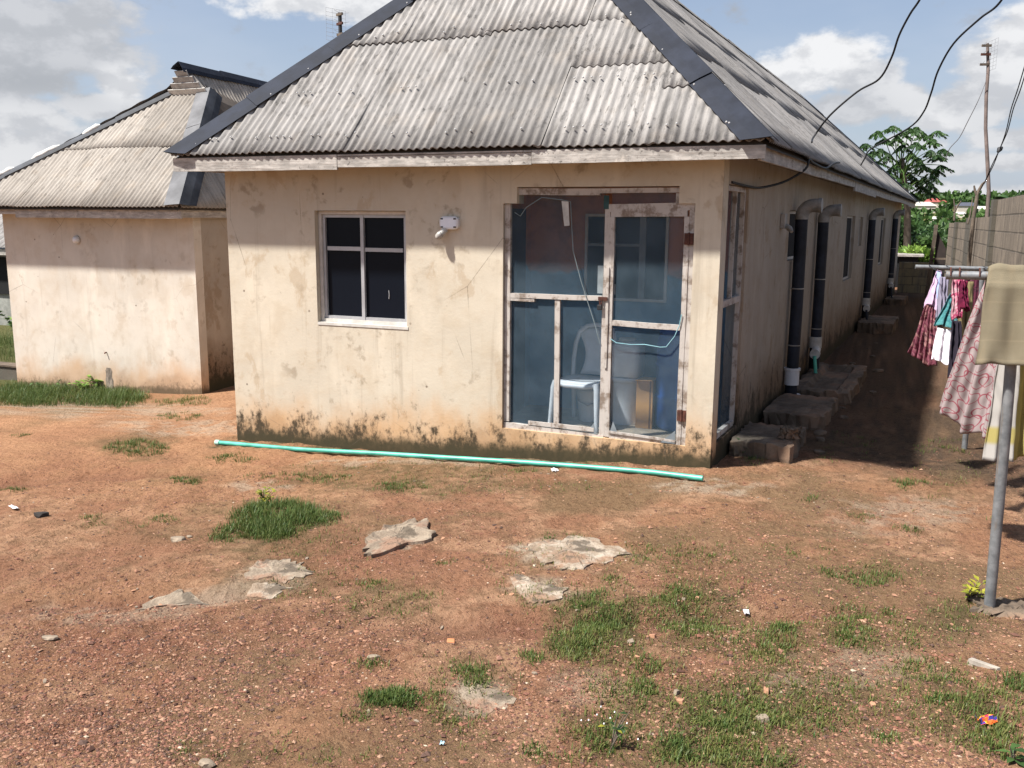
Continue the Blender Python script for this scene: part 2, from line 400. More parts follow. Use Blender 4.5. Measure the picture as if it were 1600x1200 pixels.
def f_board(t, base=(.46, .425, .385)):
    o = t.obj()
    n = t.noise(t.mapv(o, (3, 3, 9)), 2.5, 6, .65); g = t.noise(t.mapv(o, (1.2, 1.2, 30)), 2.0, 4, .6)
    c = t.mix(t.ss(n, .35, .7), tuple(v*.62 for v in base), tuple(v*1.1 for v in base))
    c = t.mix(t.m('MULTIPLY', t.ss(g, .5, .7), .4), c, (.17, .13, .105))
    sp = t.noise(o, 34, 5, .75); bg = t.noise(o, 2.6, 3)
    c = t.mix(t.m('MULTIPLY', t.m('MULTIPLY', t.ss(sp, .56, .66), t.ss(bg, .4, .62)), .85), c, (.055, .045, .04))
    c = t.mix(t.m('MULTIPLY', t.ss(t.noise(o, 5.0, 6, .7), .60, .70), .6), c, (.60, .54, .47))
    C_(t, c); RG(t, .9); NM(t, t.bump(t.m('ADD', n, g), .5, .006))
MAT['board'] = material('weathered_fascia_timber', f_board)
def f_peel(t):
    o = t.obj()
    n = t.noise(o, 9, 6, .7); m2 = t.noise(t.mapv(o, (14, 14, 2)), 2, 5, .6)
    c = t.mix(t.ss(n, .36, .52), (.21, .165, .13), (.46, .42, .38))
    c = t.mix(t.m('MULTIPLY', t.ss(m2, .55, .72), .6), c, (.19, .125, .085))
    c = t.mix(t.ss(t.noise(o, 30, 4, .7), .66, .74), c, (.09, .055, .04))
    C_(t, c); RG(t, .85); NM(t, t.bump(t.m('ADD', n, m2), .6, .004))
MAT['peel'] = material('peeling_white_timber', f_peel)
MAT['rust'] = simple('rusty_steel', (.10, .035, .022), .8, .5, 30)
MAT['alu'] = simple('grey_aluminium', (.42, .42, .43), .45, .15, 6, .35)
MAT['white_trim'] = simple('white_window_trim', (.56, .53, .48), .6, .2, 9)
def f_glass(t):
    C_(t, (.006, .008, .013)); RG(t, .25); t.b.inputs['Specular IOR Level'].default_value = .10
MAT['glass'] = material('dark_tinted_glass', f_glass)
def f_net(t):
    o = t.obj()
    d = t.new('ShaderNodeBsdfDiffuse'); tr = t.new('ShaderNodeBsdfTransparent'); mx = t.new('ShaderNodeMixShader')
    n = t.noise(o, 2.2, 4, .6); n2 = t.noise(o, 9, 5, .6)
    t.set(d.inputs[0], t.mix(n, (.095, .15, .195), (.15, .205, .25)))
    tr.inputs[0].default_value = (.95, .98, 1, 1)
    f = t.m('ADD', .13, t.m('MULTIPLY', t.ss(t.m('ADD', n, t.m('MULTIPLY', n2, .3)), .45, .85), .08))
    t.set(mx.inputs[0], f); t.l.new(tr.outputs[0], mx.inputs[1]); t.l.new(d.outputs[0], mx.inputs[2])
    t.n.remove(t.b); t.l.new(mx.outputs[0], t.out.inputs[0])
MAT['frayed'] = simple('frayed_net', (.20, .23, .25), .8)
MAT['net'] = material('blue_mosquito_net', f_net)
MAT['pvc_dark'] = simple('dark_navy_pipe', (.020, .025, .038), .6, .6, 4, 0, 0, .3)
MAT['pvc_grey'] = simple('dusty_grey_plastic', (.34, .32, .29), .7, .4, 7)
MAT['white_plastic'] = simple('white_plastic', (.70, .70, .71), .4, .15, 5)
MAT['dusty_white'] = simple('dusty_white_plastic', (.52, .50, .46), .5, .3, 9)
MAT['teal_pipe'] = simple('green_plastic_pipe', (.075, .40, .30), .35, .35, 6, 0, 0, .5)
MAT['cardboard'] = simple('brown_cardboard', (.56, .29, .10), .85, .15, 8)
MAT['blue_drum'] = simple('blue_drum_plastic', (.022, .085, .30), .4, .2, 4)
MAT['cable'] = simple('black_cable', (.02, .02, .022), .6, .2, 9)
MAT['cord'] = simple('pale_blue_cord', (.22, .27, .28), .7, .2, 20)
MAT['string'] = simple('cyan_string', (.22, .42, .47), .7, .2, 20)
MAT['paper'] = simple('white_scrap', (.72, .72, .74), .7, .1, 20)
def f_galv(t):
    o = t.obj(); n = t.noise(o, 14, 5, .65); st = t.noise(t.mapv(o, (20, 20, 2)), 2, 5, .6)
    c = t.mix(t.ss(n, .3, .7), (.13, .137, .142), (.25, .255, .258)); c = t.mix(t.m('MULTIPLY', t.ss(st, .56, .72), .6), c, (.20, .14, .09))
    C_(t, c); RG(t, .55); t.b.inputs['Metallic'].default_value = .35; NM(t, t.bump(n, .2, .003))
MAT['galv'] = material('grey_galvanised_pipe', f_galv)
def f_conc(t):
    o = t.obj(); n = t.noise(o, 3, 6, .65); f = t.noise(o, 45, 4, .7)
    c = t.mix(t.ss(n, .3, .72), (.065, .046, .031), (.185, .138, .098)); c = t.mix(t.m('MULTIPLY', t.ss(t.noise(o, 2.2, 5), .5, .68), .6), c, (.24, .13, .075))
    c = t.mix(t.m('MULTIPLY', t.ss(f, .55, .7), .45), c, (.07, .06, .045)); C_(t, c); RG(t, .95)
    NM(t, t.bump(t.m('ADD', n, t.m('MULTIPLY', f, .5)), .7, .012))
MAT['concrete'] = material('rough_mossy_concrete', f_conc)
def f_block(axis, c1, c2, mort):
    def fn(t):
        o = t.obj(); s = t.sep(o); v = t.comb(s[axis], s[2], 0)
        b = t.new('ShaderNodeTexBrick'); t.set(b.inputs['Vector'], v); b.inputs['Scale'].default_value = 1.0
        b.inputs['Brick Width'].default_value = .46; b.inputs['Row Height'].default_value = .235; b.inputs['Mortar Size'].default_value = .012
        b.inputs['Mortar Smooth'].default_value = .3; b.inputs['Bias'].default_value = 0
        t.set(b.inputs['Color1'], (*c1, 1)); t.set(b.inputs['Color2'], (*c2, 1)); t.set(b.inputs['Mortar'], (*mort, 1))
        c = b.outputs[0]; n = t.noise(o, 3, 6, .65); st = t.noise(t.mapv(o, (6, 6, .6)), 1.6, 6, .65)
        c = t.mix(t.m('MULTIPLY', t.ss(st, .42, .66), .72), c, (.10, .08, .062)); c = t.mix(t.m('MULTIPLY', t.ss(n, .45, .7), .45), c, tuple(v*1.35 for v in c1))
        f = t.noise(o, 45, 4, .7); C_(t, t.mix(t.m('MULTIPLY', t.ss(f, .5, .7), .4), c, (.06, .05, .04))); RG(t, .96)
        NM(t, t.bump(t.m('ADD', t.m('MULTIPLY', f, .4), t.m('SUBTRACT', 1.0, b.outputs[1])), .8, .015))
    return material('sandcrete_block', fn)
MAT['block'] = f_block(1, (.23, .185, .14), (.165, .132, .10), (.08, .065, .05))
MAT['block_mossy'] = f_block(1, (.10, .088, .068), (.075, .066, .052), (.05, .045, .035))
MAT['block_tan'] = f_block(0, (.27, .20, .10), (.20, .15, .08), (.11, .085, .05))
MAT['bark'] = simple('grey_brown_bark', (.13, .10, .075), .95, .4, 8, 0, .01)
def leafmat(name, c1, c2, tr=.25):
    def fn(t):
        a = t.attr('Col'); sp = t.new('ShaderNodeSeparateColor'); t.l.new(a, sp.inputs[0])
        c = t.mix(sp.outputs[0], c1, c2)
        d = t.new('ShaderNodeBsdfTranslucent'); mx = t.new('ShaderNodeMixShader'); t.set(mx.inputs[0], tr)
        t.set(d.inputs[0], t.mix(.5, c, (.35, .5, .05, 1), 'MULTIPLY')); C_(t, c); RG(t, .5); t.b.inputs['Specular IOR Level'].default_value = .3
        t.set(d.inputs[0], c)
        t.l.new(t.b.outputs[0], mx.inputs[1]); t.l.new(d.outputs[0], mx.inputs[2]); t.l.new(mx.outputs[0], t.out.inputs[0])
    return material(name, fn)
MAT['grass'] = leafmat('grass_blades', (.036, .092, .018), (.175, .175, .05), .25)
MAT['leaf_dark'] = leafmat('dark_leaves', (.018, .042, .014), (.05, .105, .028))
MAT['leaf_mid'] = leafmat('mid_green_leaves', (.03, .065, .018), (.085, .155, .038))
MAT['leaf_bright'] = leafmat('bright_leaves', (.08, .17, .03), (.24, .36, .07))
MAT['leaf_yellow'] = leafmat('yellow_green_leaves', (.12, .16, .02), (.36, .33, .04))
MAT['flower'] = simple('white_petals', (.8, .8, .78), .7, .1)

# ================================================================ ground
W, SA, LEN = 4.7484, 0.0735, 21.16
ZF, ZG, OF, OS = 2.4315, 2.5768, .3158, .3384
AY, AZ = 2.386, 5.2486
SS, CS = math.sin(SA), math.cos(SA)
def SD(s, o, z): return (SS*s+CS*o, CS*s-SS*o, z)      # side wall frame: along, outward, up

# patches seen in the yard: (u, v, half-width px, half-height px, strength)
MOSS = [(440, 815, 130, 50, .7), (620, 755, 90, 25, .6), (520, 750, 120, 22, .5), (930, 975, 100, 75, .8), (1090, 960, 110, 60, .75), (1210, 1000, 110, 55, .55),
        (1340, 985, 90, 50, .45), (1150, 1110, 140, 60, .8), (1090, 1180, 140, 50, .8), (1300, 1090, 120, 45, .45), (1490, 960, 70, 30, .6), (1540, 1130, 90, 60, .65),
        (1350, 905, 100, 25, .5), (740, 1060, 80, 35, .45), (700, 1110, 70, 50, .6), (610, 940, 90, 40, .45), (840, 925, 60, 25, .7), (880, 880, 130, 30, .35), (950, 1140, 100, 60, .6),
        (330, 1170, 160, 30, .45), (210, 690, 90, 28, .5), (300, 745, 120, 18, .4), (90, 620, 180, 30, .6), (1430, 690, 120, 30, .6), (820, 760, 200, 14, .5), (560, 694, 240, 12, 1.0), (860, 712, 190, 10, .9), (640, 735, 300, 16, .5), (900, 722, 170, 9, .7),
        (260, 830, 160, 22, .35), (1060, 870, 120, 35, .4), (1500, 700, 90, 60, .4), (440, 905, 120, 30, .45), (1410, 1080, 120, 60, .3), (1250, 660, 60, 40, .4)]
RED = [(330, 1010, 330, 80, .9), (160, 1130, 240, 70, .75), (520, 1010, 180, 70, .6), (80, 740, 150, 30, .5), (230, 780, 160, 30, .5), (1210, 915, 90, 30, .5), (560, 860, 160, 40, .4), (620, 1130, 120, 60, .35), (420, 740, 120, 25, .45), (700, 830, 150, 30, .35), (1350, 800, 200, 40, .3)]
PALE = [(880, 862, 95, 22, .95), (850, 925, 70, 20, .6), (620, 845, 60, 22, .6), (425, 900, 70, 16, .3), (390, 915, 50, 8, .4), (300, 930, 90, 20, .45), (745, 1085, 50, 28, .6), (920, 1075, 70, 30, .35), (1250, 1060, 90, 30, .4), (150, 640, 240, 14, .55), (300, 670, 150, 14, .5), (1100, 760, 90, 12, .6), (700, 720, 200, 8, .5),
        (1400, 800, 150, 25, .4), (160, 950, 170, 30, .45), (420, 760, 80, 10, .5), (1330, 1040, 160, 30, .35)]
PAPER = 0
def pmask(xs, ys, lst, edge=.8, seed=0):
    m_ = np.zeros_like(xs)
    wob = fbm(xs, ys, 2.3, 4, 40+seed)-.5; wob2 = fbm(xs, ys, 9, 3, 60+seed)-.5
    for (u, v, du, dv, st) in lst:
        c = G(u, v); a = G(u+du, v)-c; b = G(u, v-dv)-c
        det = a[0]*b[1]-a[1]*b[0]
        dx = xs-c[0]; dy = ys-c[1]
        p = (dx*b[1]-dy*b[0])/det; q = (a[0]*dy-a[1]*dx)/det
        r = np.sqrt(p*p+q*q)+wob*1.3+wob2*.7
        m_ = np.maximum(m_, st*(1-sst(r, 1-edge, 1.15)))
    return m_
def axis(d0, d1, step, lo, hi, g=1.16):
    c = list(np.arange(d0, d1+1e-6, step)); s = step; x = d1
    while x < hi: s *= g; x += s; c.append(min(x, hi))
    s = step; x = d0; left = []
    while x > lo: s *= g; x -= s; left.append(max(x, lo))
    return np.array(left[::-1]+c)
gx = axis(-5.6, 3.1, .02, -3000, 3000); gy = axis(-5.6, 1.0, .02, -600, 4500)
X, Y = np.meshgrid(gx, gy); nx, ny = len(gx), len(gy)
XF, YF = X.ravel(), Y.ravel(); ZFg = gh(XF, YF)
near = (np.abs(XF+2) < 14) & (YF < 25) & (YF > -8)
moss = np.zeros(len(XF)); red = moss.copy(); pale = moss.copy()
moss[near] = pmask(XF[near], YF[near], MOSS, .8, 1); red[near] = pmask(XF[near], YF[near], RED, .8, 2); pale[near] = pmask(XF[near], YF[near], PALE, .6, 3)
n1 = fbm(XF, YF, .7, 4, 71); n2 = fbm(XF, YF, 3.1, 4, 72); n3 = fbm(XF, YF, 13, 4, 73); n4 = fbm(XF, YF, 37, 2, 74)
def lerp(c, d, k): return c+(np.array(d)-c)*k[:, None]
gc = np.tile(np.array([.305, .166, .092]), (len(XF), 1))
gc = lerp(gc, (.265, .132, .078), sst(n1, .40, .62)*.75)
gc = lerp(gc, (.39, .232, .138), sst(n2, .45, .68)*.8)
gc = lerp(gc, (.195, .083, .050), np.clip(red*(.40+1.0*n3), 0, 1))
gc = lerp(gc, (.17, .098, .054), sst(n3+.5*(n2-.5), .50, .72)*.6)
n5 = fbm(XF+9, YF-4, 1.2, 5, 75, .6); gc = lerp(gc, (.19, .122, .066), sst(n5, .47, .66)*sst(XF, -4.5, -1.0)*.85)
gc = lerp(gc, (.43, .228, .118), sst(XF, -1.5, -4.5)*sst(YF, -3.4, -.8)*(.35+.8*(n2-.3)))
gc = lerp(gc, (.19, .088, .055), np.clip(gully(XF, YF)*near, 0, 1)*.55)
gc = lerp(gc, (.115, .085, .042), np.clip(moss*(.55+1.1*n3), 0, 1)*.95)
gc = lerp(gc, (.075, .068, .03), np.clip(moss-.3, 0, 1)*sst(n3, .45, .65)*1.0)
gc = lerp(gc, (.40, .32, .235), np.clip(pale*1.1*sst(n3+.5*(n2-.5), .30, .58), 0, 1))
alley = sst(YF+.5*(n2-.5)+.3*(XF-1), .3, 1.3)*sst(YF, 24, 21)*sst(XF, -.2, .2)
gc = lerp(gc, (.082, .057, .039), np.clip(alley*(.80+.9*(n3-.5)), 0, 1))  # dark damp alley soil, coloured darker still in place of missing shade
farg = sst(np.hypot(XF, YF), 22, 40); gc = lerp(gc, (.10, .11, .04), farg*.9)
leftg = sst(YF, 1.9, 2.6)*sst(XF, -10.9, -11.3); gc = lerp(gc, (.07, .09, .03), leftg*.9)
idx = np.arange(nx*ny).reshape(ny, nx)
Q = np.stack([idx[:-1, :-1].ravel(), idx[:-1, 1:].ravel(), idx[1:, 1:].ravel(), idx[1:, :-1].ravel()], 1)
def f_ground(t):
    o = t.obj(); a = t.attr('Col')
    f = t.noise(o, 28, 6, .7); g = t.noise(o, 95, 4, .7); h = t.noise(o, 9, 5, .65)
    c = t.mix(t.m('MULTIPLY', t.ss(f, .47, .66), .62), a, t.mix(1.0, a, (.42, .34, .30, 1), 'MULTIPLY'))
    c = t.mix(t.m('MULTIPLY', t.ss(h, .52, .72), .35), c, t.mix(1.0, a, (1.35, 1.36, 1.4, 1), 'MULTIPLY'))
    c = t.mix(t.m('MULTIPLY', t.ss(g, .58, .74), .42), c, (.46, .34, .25))
    g2 = t.noise(o, 210, 3, .7); c = t.mix(t.m('MULTIPLY', t.ss(g2, .50, .68), .45), c, t.mix(1.0, a, (.38, .30, .26, 1), 'MULTIPLY')); c = t.mix(t.m('MULTIPLY', t.ss(g2, .46, .30), .30), c, t.mix(1.0, a, (1.5, 1.5, 1.5, 1), 'MULTIPLY'))
    vo = t.vor(o, 75); c = t.mix(t.m('MULTIPLY', t.ss(vo, .26, .12), t.m('MULTIPLY', t.ss(h, .35, .6), .7)), c, (.15, .065, .04))
    C_(t, c); RG(t, .97); t.b.inputs['Specular IOR Level'].default_value = .12
    NM(t, t.bump(t.m('ADD', t.m('ADD', t.m('MULTIPLY', h, 1.1), f), t.m('MULTIPLY', g, .45)), 1.0, .035))
MAT['soil'] = material('red_laterite_soil', f_ground)
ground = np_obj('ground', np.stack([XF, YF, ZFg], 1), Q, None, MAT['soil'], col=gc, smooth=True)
tag(ground, 'bare reddish laterite soil of the yard with mossy and pale patches', 'ground', kind='structure')

# ================================================================ walls
def wall(name, fr, us, zs, holes, th, ms, parent, capmi=None):
    """wall with openings; fr(u, depth, z) -> world; depth 0 = outer face"""
    mb = MB(); nu, nz = len(us)-1, len(zs)-1
    def solid(i, j):
        if i < 0 or j < 0 or i >= nu or j >= nz: return False
        cu, cz = (us[i]+us[i+1])/2, (zs[j]+zs[j+1])/2
        return not any(a < cu < b and c < cz < d for a, b, c, d in holes)
    def quad(*p): mb.add([fr(*q) for q in p], [(0, 1, 2, 3)])
    for i in range(nu):
        for j in range(nz):
            if not solid(i, j): continue
            a, b, c, d = us[i], us[i+1], zs[j], zs[j+1]
            quad((a, 0, c), (b, 0, c), (b, 0, d), (a, 0, d)); quad((b, th, c), (a, th, c), (a, th, d), (b, th, d))
            if not solid(i-1, j): quad((a, th, c), (a, 0, c), (a, 0, d), (a, th, d))
            if not solid(i+1, j): quad((b, 0, c), (b, th, c), (b, th, d), (b, 0, d))
            if not solid(i, j-1): quad((a, th, c), (b, th, c), (b, 0, c), (a, 0, c))
            if not solid(i, j+1): quad((a, 0, d), (b, 0, d), (b, th, d), (a, th, d))
    return mb.build(name, ms, parent)

house = thing('long_bungalow', 'long low cream plastered house with steep grey corrugated hip roof and netted porch', 'house', (0, 0, 0))
TOPZ = 2.53
WX0, WX1, WZ0, WZ1 = -3.74, -2.78, 1.03, 2.07
fholes = [(WX0, WX1, WZ0, WZ1), (-1.84, -.21, .18, 2.135), (-1.715, -.34, 2.0, 2.27)]
frF = lambda u, d, z: (u, d, z)
wall('front_wall', frF, [-W, WX0, WX1, -1.84, -1.715, -.34, -.21, 0.0], [-.9, .18, WZ0, WZ1, 2.135, 2.27, TOPZ], fholes, .16, MAT['wall'], house)
# side wall (right), windows and porch side opening
SWIN = [(3.02, 4.10, 1.58, 2.12), (8.25, 9.45, 1.06, 2.10), (10.15, 10.75, 1.58, 2.09), (14.7, 15.9, 1.05, 2.09), (19.5, 20.3, 1.2, 2.06)]
shol = [(.18, .93, .19, 2.29)]+SWIN
su = sorted(set([.163, LEN]+[v for h in shol for v in h[:2]])); szs = sorted(set([-.9, TOPZ]+[v for h in shol for v in h[2:]]))
frS = lambda u, d, z: SD(u, -d, z)
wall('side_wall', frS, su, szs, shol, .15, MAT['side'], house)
mbp = MB(); mbp.box(0, .163, -.148, -.002, -.9, TOPZ, fr=lambda s, o, z: SD(s, o, z))
mbw = MB()
mbw.box(-W+.002, -W+.15, .163, LEN-.05, -.9, TOPZ, fr=lambda o, s, z: (o+SS*s, CS*s, z)); mbw.build('left_wall', MAT['wall'], house)
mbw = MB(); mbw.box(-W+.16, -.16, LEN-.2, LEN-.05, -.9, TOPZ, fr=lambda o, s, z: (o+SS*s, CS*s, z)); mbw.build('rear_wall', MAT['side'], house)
# pillar return that closes the corner between front wall and side opening
mbw = MB(); mbw.box(-.005, .18, -.15, -.001, -.9, TOPZ-.003, fr=lambda s, o, z: (SS*s+CS*o, max(.0, CS*s-SS*o) if s < 0 else CS*s-SS*o, z))
mbw = MB(); mbw.add([SD(.0, .001, -.9), SD(.165, .001, -.9), SD(.165, .001, TOPZ), SD(.0, .001, TOPZ)], [(0, 1, 2, 3)])
mbw.build('corner_return', MAT['wall'], house)

# porch interior
pi = MB(); YB = 1.14
pi.add([(-2.02, YB, .1), (.06, YB, .1), (.06, YB, 2.5), (-2.02, YB, 2.5)], [(0, 1, 2, 3)])
pi.add([(-2.02, .161, .1), (-2.02, YB, .1), (-2.02, YB, 2.5), (-2.02, .161, 2.5)], [(0, 1, 2, 3)])
pi.add([SD(.94, -.151, .1), SD(1.2, -.151, .1), SD(1.2, -.151, 2.5), SD(.94, -.151, 2.5)], [(3, 2, 1, 0)])
pi.build('porch_inner_wall', MAT['porch'], house)
fl = MB(); fl.box(-2.02, -.02, .161, YB, -.3, .165); fl.build('porch_floor', simple('worn_cement_floor', (.30, .235, .17), .85, .35, 5), house)
fl = MB(); fl.box(-1.84, -.21, .004, .158, .10, .178); fl.build('porch_sill', simple('orange_stained_sill', (.52, .27, .13), .9, .3, 5), house)
dm = MB(); dm.box(-2.03, -2.0, .30, .95, .165, 2.1); dm.build('inner_door', simple('dark_blue_door', (.03, .04, .06), .5), house)
cl = MB(); cl.add([(-W+.1, .1, 2.5), (-.05, .1, 2.5), SD(LEN-.1, -.1, 2.5), (-W+.1+SS*LEN, CS*LEN-.1, 2.5)], [(0, 3, 2, 1)])
cl.build('ceiling', simple('dim_ceiling', (.16, .14, .125), .9), house)
# window inside the porch
iw = thing_part = None
def frame_rect(mb, x0, x1, z0, z1, y0, y1, w, fr=None):
    mb.box(x0, x1, y0, y1, z1-w, z1, fr=fr); mb.box(x0, x1, y0, y1, z0, z0+w, fr=fr)
    mb.box(x0, x0+w, y0, y1, z0+w, z1-w, fr=fr); mb.box(x1-w, x1, y0, y1, z0+w, z1-w, fr=fr)
mb = MB(); frame_rect(mb, -1.46, -.66, 1.25, 2.06, YB-.03, YB-.003, .025)
iwin = mb.build('porch_window', MAT['white_trim'], house)
mb = MB(); mb.box(-1.435, -.685, YB-.014, YB-.006, 1.275, 2.035); mb.build('pane', MAT['glass'], iwin)
mb = MB(); mb.box(-.93, -.87, YB-.026, YB-.015, 1.276, 2.034); mb.box(-1.434, -.931, YB-.024, YB-.015, 1.76, 1.785); mb.build('sash', simple('dim_grey_sash', (.20, .21, .22), .5), iwin)

# front window
mb = MB(); frame_rect(mb, WX0+.004, WX1-.004, WZ0+.004, WZ1-.004, .055, .085, .03)
fwin = mb.build('front_window', MAT['white_trim'], house)
mb = MB(); frame_rect(mb, WX0+.036, WX1-.036, WZ0+.036, WZ1-.036, .075, .115, .026)
mb.box(-3.295, -3.262, .07, .11, WZ0+.036, WZ1-.036); mb.box(WX0+.08, -3.297, .076, .108, 1.705, 1.742); mb.box(-3.26, WX1-.08, .082, .112, 1.700, 1.735)
mb.build('sash', MAT['alu'], fwin)
mb = MB(); mb.box(WX0+.05, WX1-.05, .101, .106, WZ0+.05, WZ1-.05); mb.build('pane', MAT['glass'], fwin)
mb = MB(); mb.box(WX0+.002, WX1+.012, -.006, .054, WZ0-.022, WZ0+.003); mb.build('sill', MAT['white_trim'], fwin)
mb = MB(); mb.tube([(-3.02, .098, 1.27), (-3.015, .096, 1.31), (-3.02, .098, 1.35)], .004, 6); mb.build('latch', MAT['alu'], fwin)
# side windows
for (a, b, c, d) in SWIN:
    mb = MB(); frame_rect(mb, a+.004, b-.004, c+.004, d-.004, -.075, -.045, .03, fr=lambda x, y, z: SD(x, y, z))
    w_ = mb.build('side_window', MAT['white_trim'], house)
    mb = MB(); mb.box(a+.02, b-.02, -.07, -.06, c+.02, d-.02, fr=lambda x, y, z: SD(x, y, z)); mb.build('pane', MAT['black'], w_)

# porch screens ------------------------------------------------
def boards(name, lst, parent, y0=.03, y1=.075, mat='peel'):
    for (a, b, w) in lst:
        mb = MB(); yy = (y0+y1)/2
        mb.bar((a[0], yy, a[1]), (b[0], yy, b[1]), w, y1-y0, up=(0, 1, 0), jit=.003); mb.build(name, MAT[mat], parent)
scr = MB(); scr.bar((-1.835, .05, .205), (-.915, .05, .172), .05, .05, up=(0, 1, 0), jit=.002)
scr = scr.build('porch_screen', MAT['peel'], house); scr['label'] = 'fixed netted screen of peeling white timber beside the door'
boards('jamb', [((-1.812, .24), (-1.812, 2.13), .05), ((-.933, .16), (-.928, 2.09), .045)], scr)
boards('rail', [((-1.715, 2.235), (-1.0, 2.228), .055), ((-1.005, 2.236), (-.345, 2.24), .038), ((-1.785, 1.355), (-.957, 1.362), .040), ((-1.785, 1.322), (-1.56, 1.318), .022)], scr)
boards('upright', [((-1.345, .215), (-1.352, 1.333), .046), ((-.357, 2.1), (-.355, 2.215), .035)], scr, .035, .07)
boards('batten', [((-1.60, .245), (-1.0, .238), .035)], scr, .02, .035)
mb = MB(); mb.box(-1.79, -.955, .056, .0575, .19, 2.22); mb.box(-.9, -.37, .056, .0575, 2.13, 2.22); mb.build('net', MAT['net'], scr)
mb = MB(); mb.box(-.962, -.918, .026, .031, 2.09, 2.2); mb.build('post_top', simple('teal_painted_timber', (.03, .075, .075), .8, .4, 9), scr)
boards('header', [((-.925, 2.098), (-.215, 2.115), .062)], scr, .026, .078)
boards('hinge_post', [((-.232, .17), (-.236, 2.083), .044)], scr, .028, .078)
door = MB(); door.bar((-.900, .045, 2.052), (-.275, .045, 2.060), .05, .04, up=(0, 1, 0), jit=.002)
door = door.build('screen_door', MAT['peel'], house)
boards('stile', [((-.885, .19), (-.888, 2.027), .042), ((-.274, .155), (-.277, 2.034), .040)], door, .022, .064)
boards('rail', [((-.864, 1.163), (-.296, 1.150), .044), ((-.864, .205), (-.294, .178), .055)], door, .024, .062)
boards('lath', [((-.912, .78), (-.909, 1.62), .022), ((-.861, .235), (-.3, .21), .02)], door, .012, .022)
mb = MB(); mb.box(-.87, -.29, .044, .0455, .2, 2.035); mb.build('net', MAT['net'], door)
for z in (1.86, .43):
    mb = MB(); mb.box(-.29, -.216, .010, .021, z-.045, z+.045); mb.tube([(-.2535, .010, z-.05), (-.2535, .010, z+.05)], .008, 8); mb.build('hinge', MAT['rust'], door)
mb = MB(); mb.box(-.985, -.905, .006, .020, 1.345, 1.375); mb.tube([(-.972, .012, 1.345), (-.97, .004, 1.31), (-.956, .004, 1.31), (-.955, .012, 1.345)], .005, 6); mb.build('hasp', MAT['rust'], door)
mb = MB(); mb.box(-.99, -.95, -.004, .018, 1.265, 1.31); mb.build('padlock', MAT['cable'], door, bevel=.005)
# torn net flaps at the bottom
mb = MB(); mb.add([(-1.06, .028, .21), (-.97, .022, .20), (-1.0, .02, .30)], [(0, 1, 2)])
mb.build('torn_net', MAT['frayed'], scr); mb = MB(); mb.add([(-.86, .018, .22), (-.79, .014, .24), (-.83, .016, .33)], [(0, 1, 2)])
mb.build('torn_net', MAT['frayed'], door)
mb = MB(); mb.add([(-.42, .012, .19), (-.3, .014, .19), (-.30, .016, .30)], [(0, 1, 2)]); mb.build('torn_net', MAT['frayed'], door)
mb = MB(); mb.add([(-1.325, .025, 2.155), (-1.265, .024, 2.15), (-1.25, .020, 1.955), (-1.295, .019, 1.95)], [(0, 1, 2, 3)]); mb.build('rag_strip', MAT['dusty_white'], scr, solid=.003)
mb = MB(); mb.box(-1.01, -.962, .062, .066, 1.40, 1.63); mb.box(-.905+.02, -.855, .066, .07, 1.395, 1.48); mb.build('plastic_strip', MAT['dusty_white'], scr)
# side screen
fs = lambda x, y, z: SD(x, y, z)
ss_ = MB(); ss_.bar(SD(.185, -.05, 1.325), SD(.925, -.05, 1.335), .055, .05, up=SD(0, 1, 0), jit=.002)
ss_ = ss_.build('side_screen', MAT['peel'], house)
for a, b, w in (((.21, .205), (.21, 2.28), .04), ((.905, .205), (.905, 2.28), .04), ((.23, 2.262), (.885, 2.262), .04), ((.23, .215), (.885, .215), .045), ((.575, 1.36), (.60, 2.245), .022)):
    mb = MB(); mb.bar(SD(a[0], -.045, a[1]), SD(b[0], -.045, b[1]), w, .04, up=SD(0, 1, 0), jit=.002); mb.build('batten', MAT['peel'], ss_)
mb = MB(); mb.box(.2, .91, -.062, -.060, .21, 2.27, fr=fs); mb.build('net', MAT['net'], ss_)

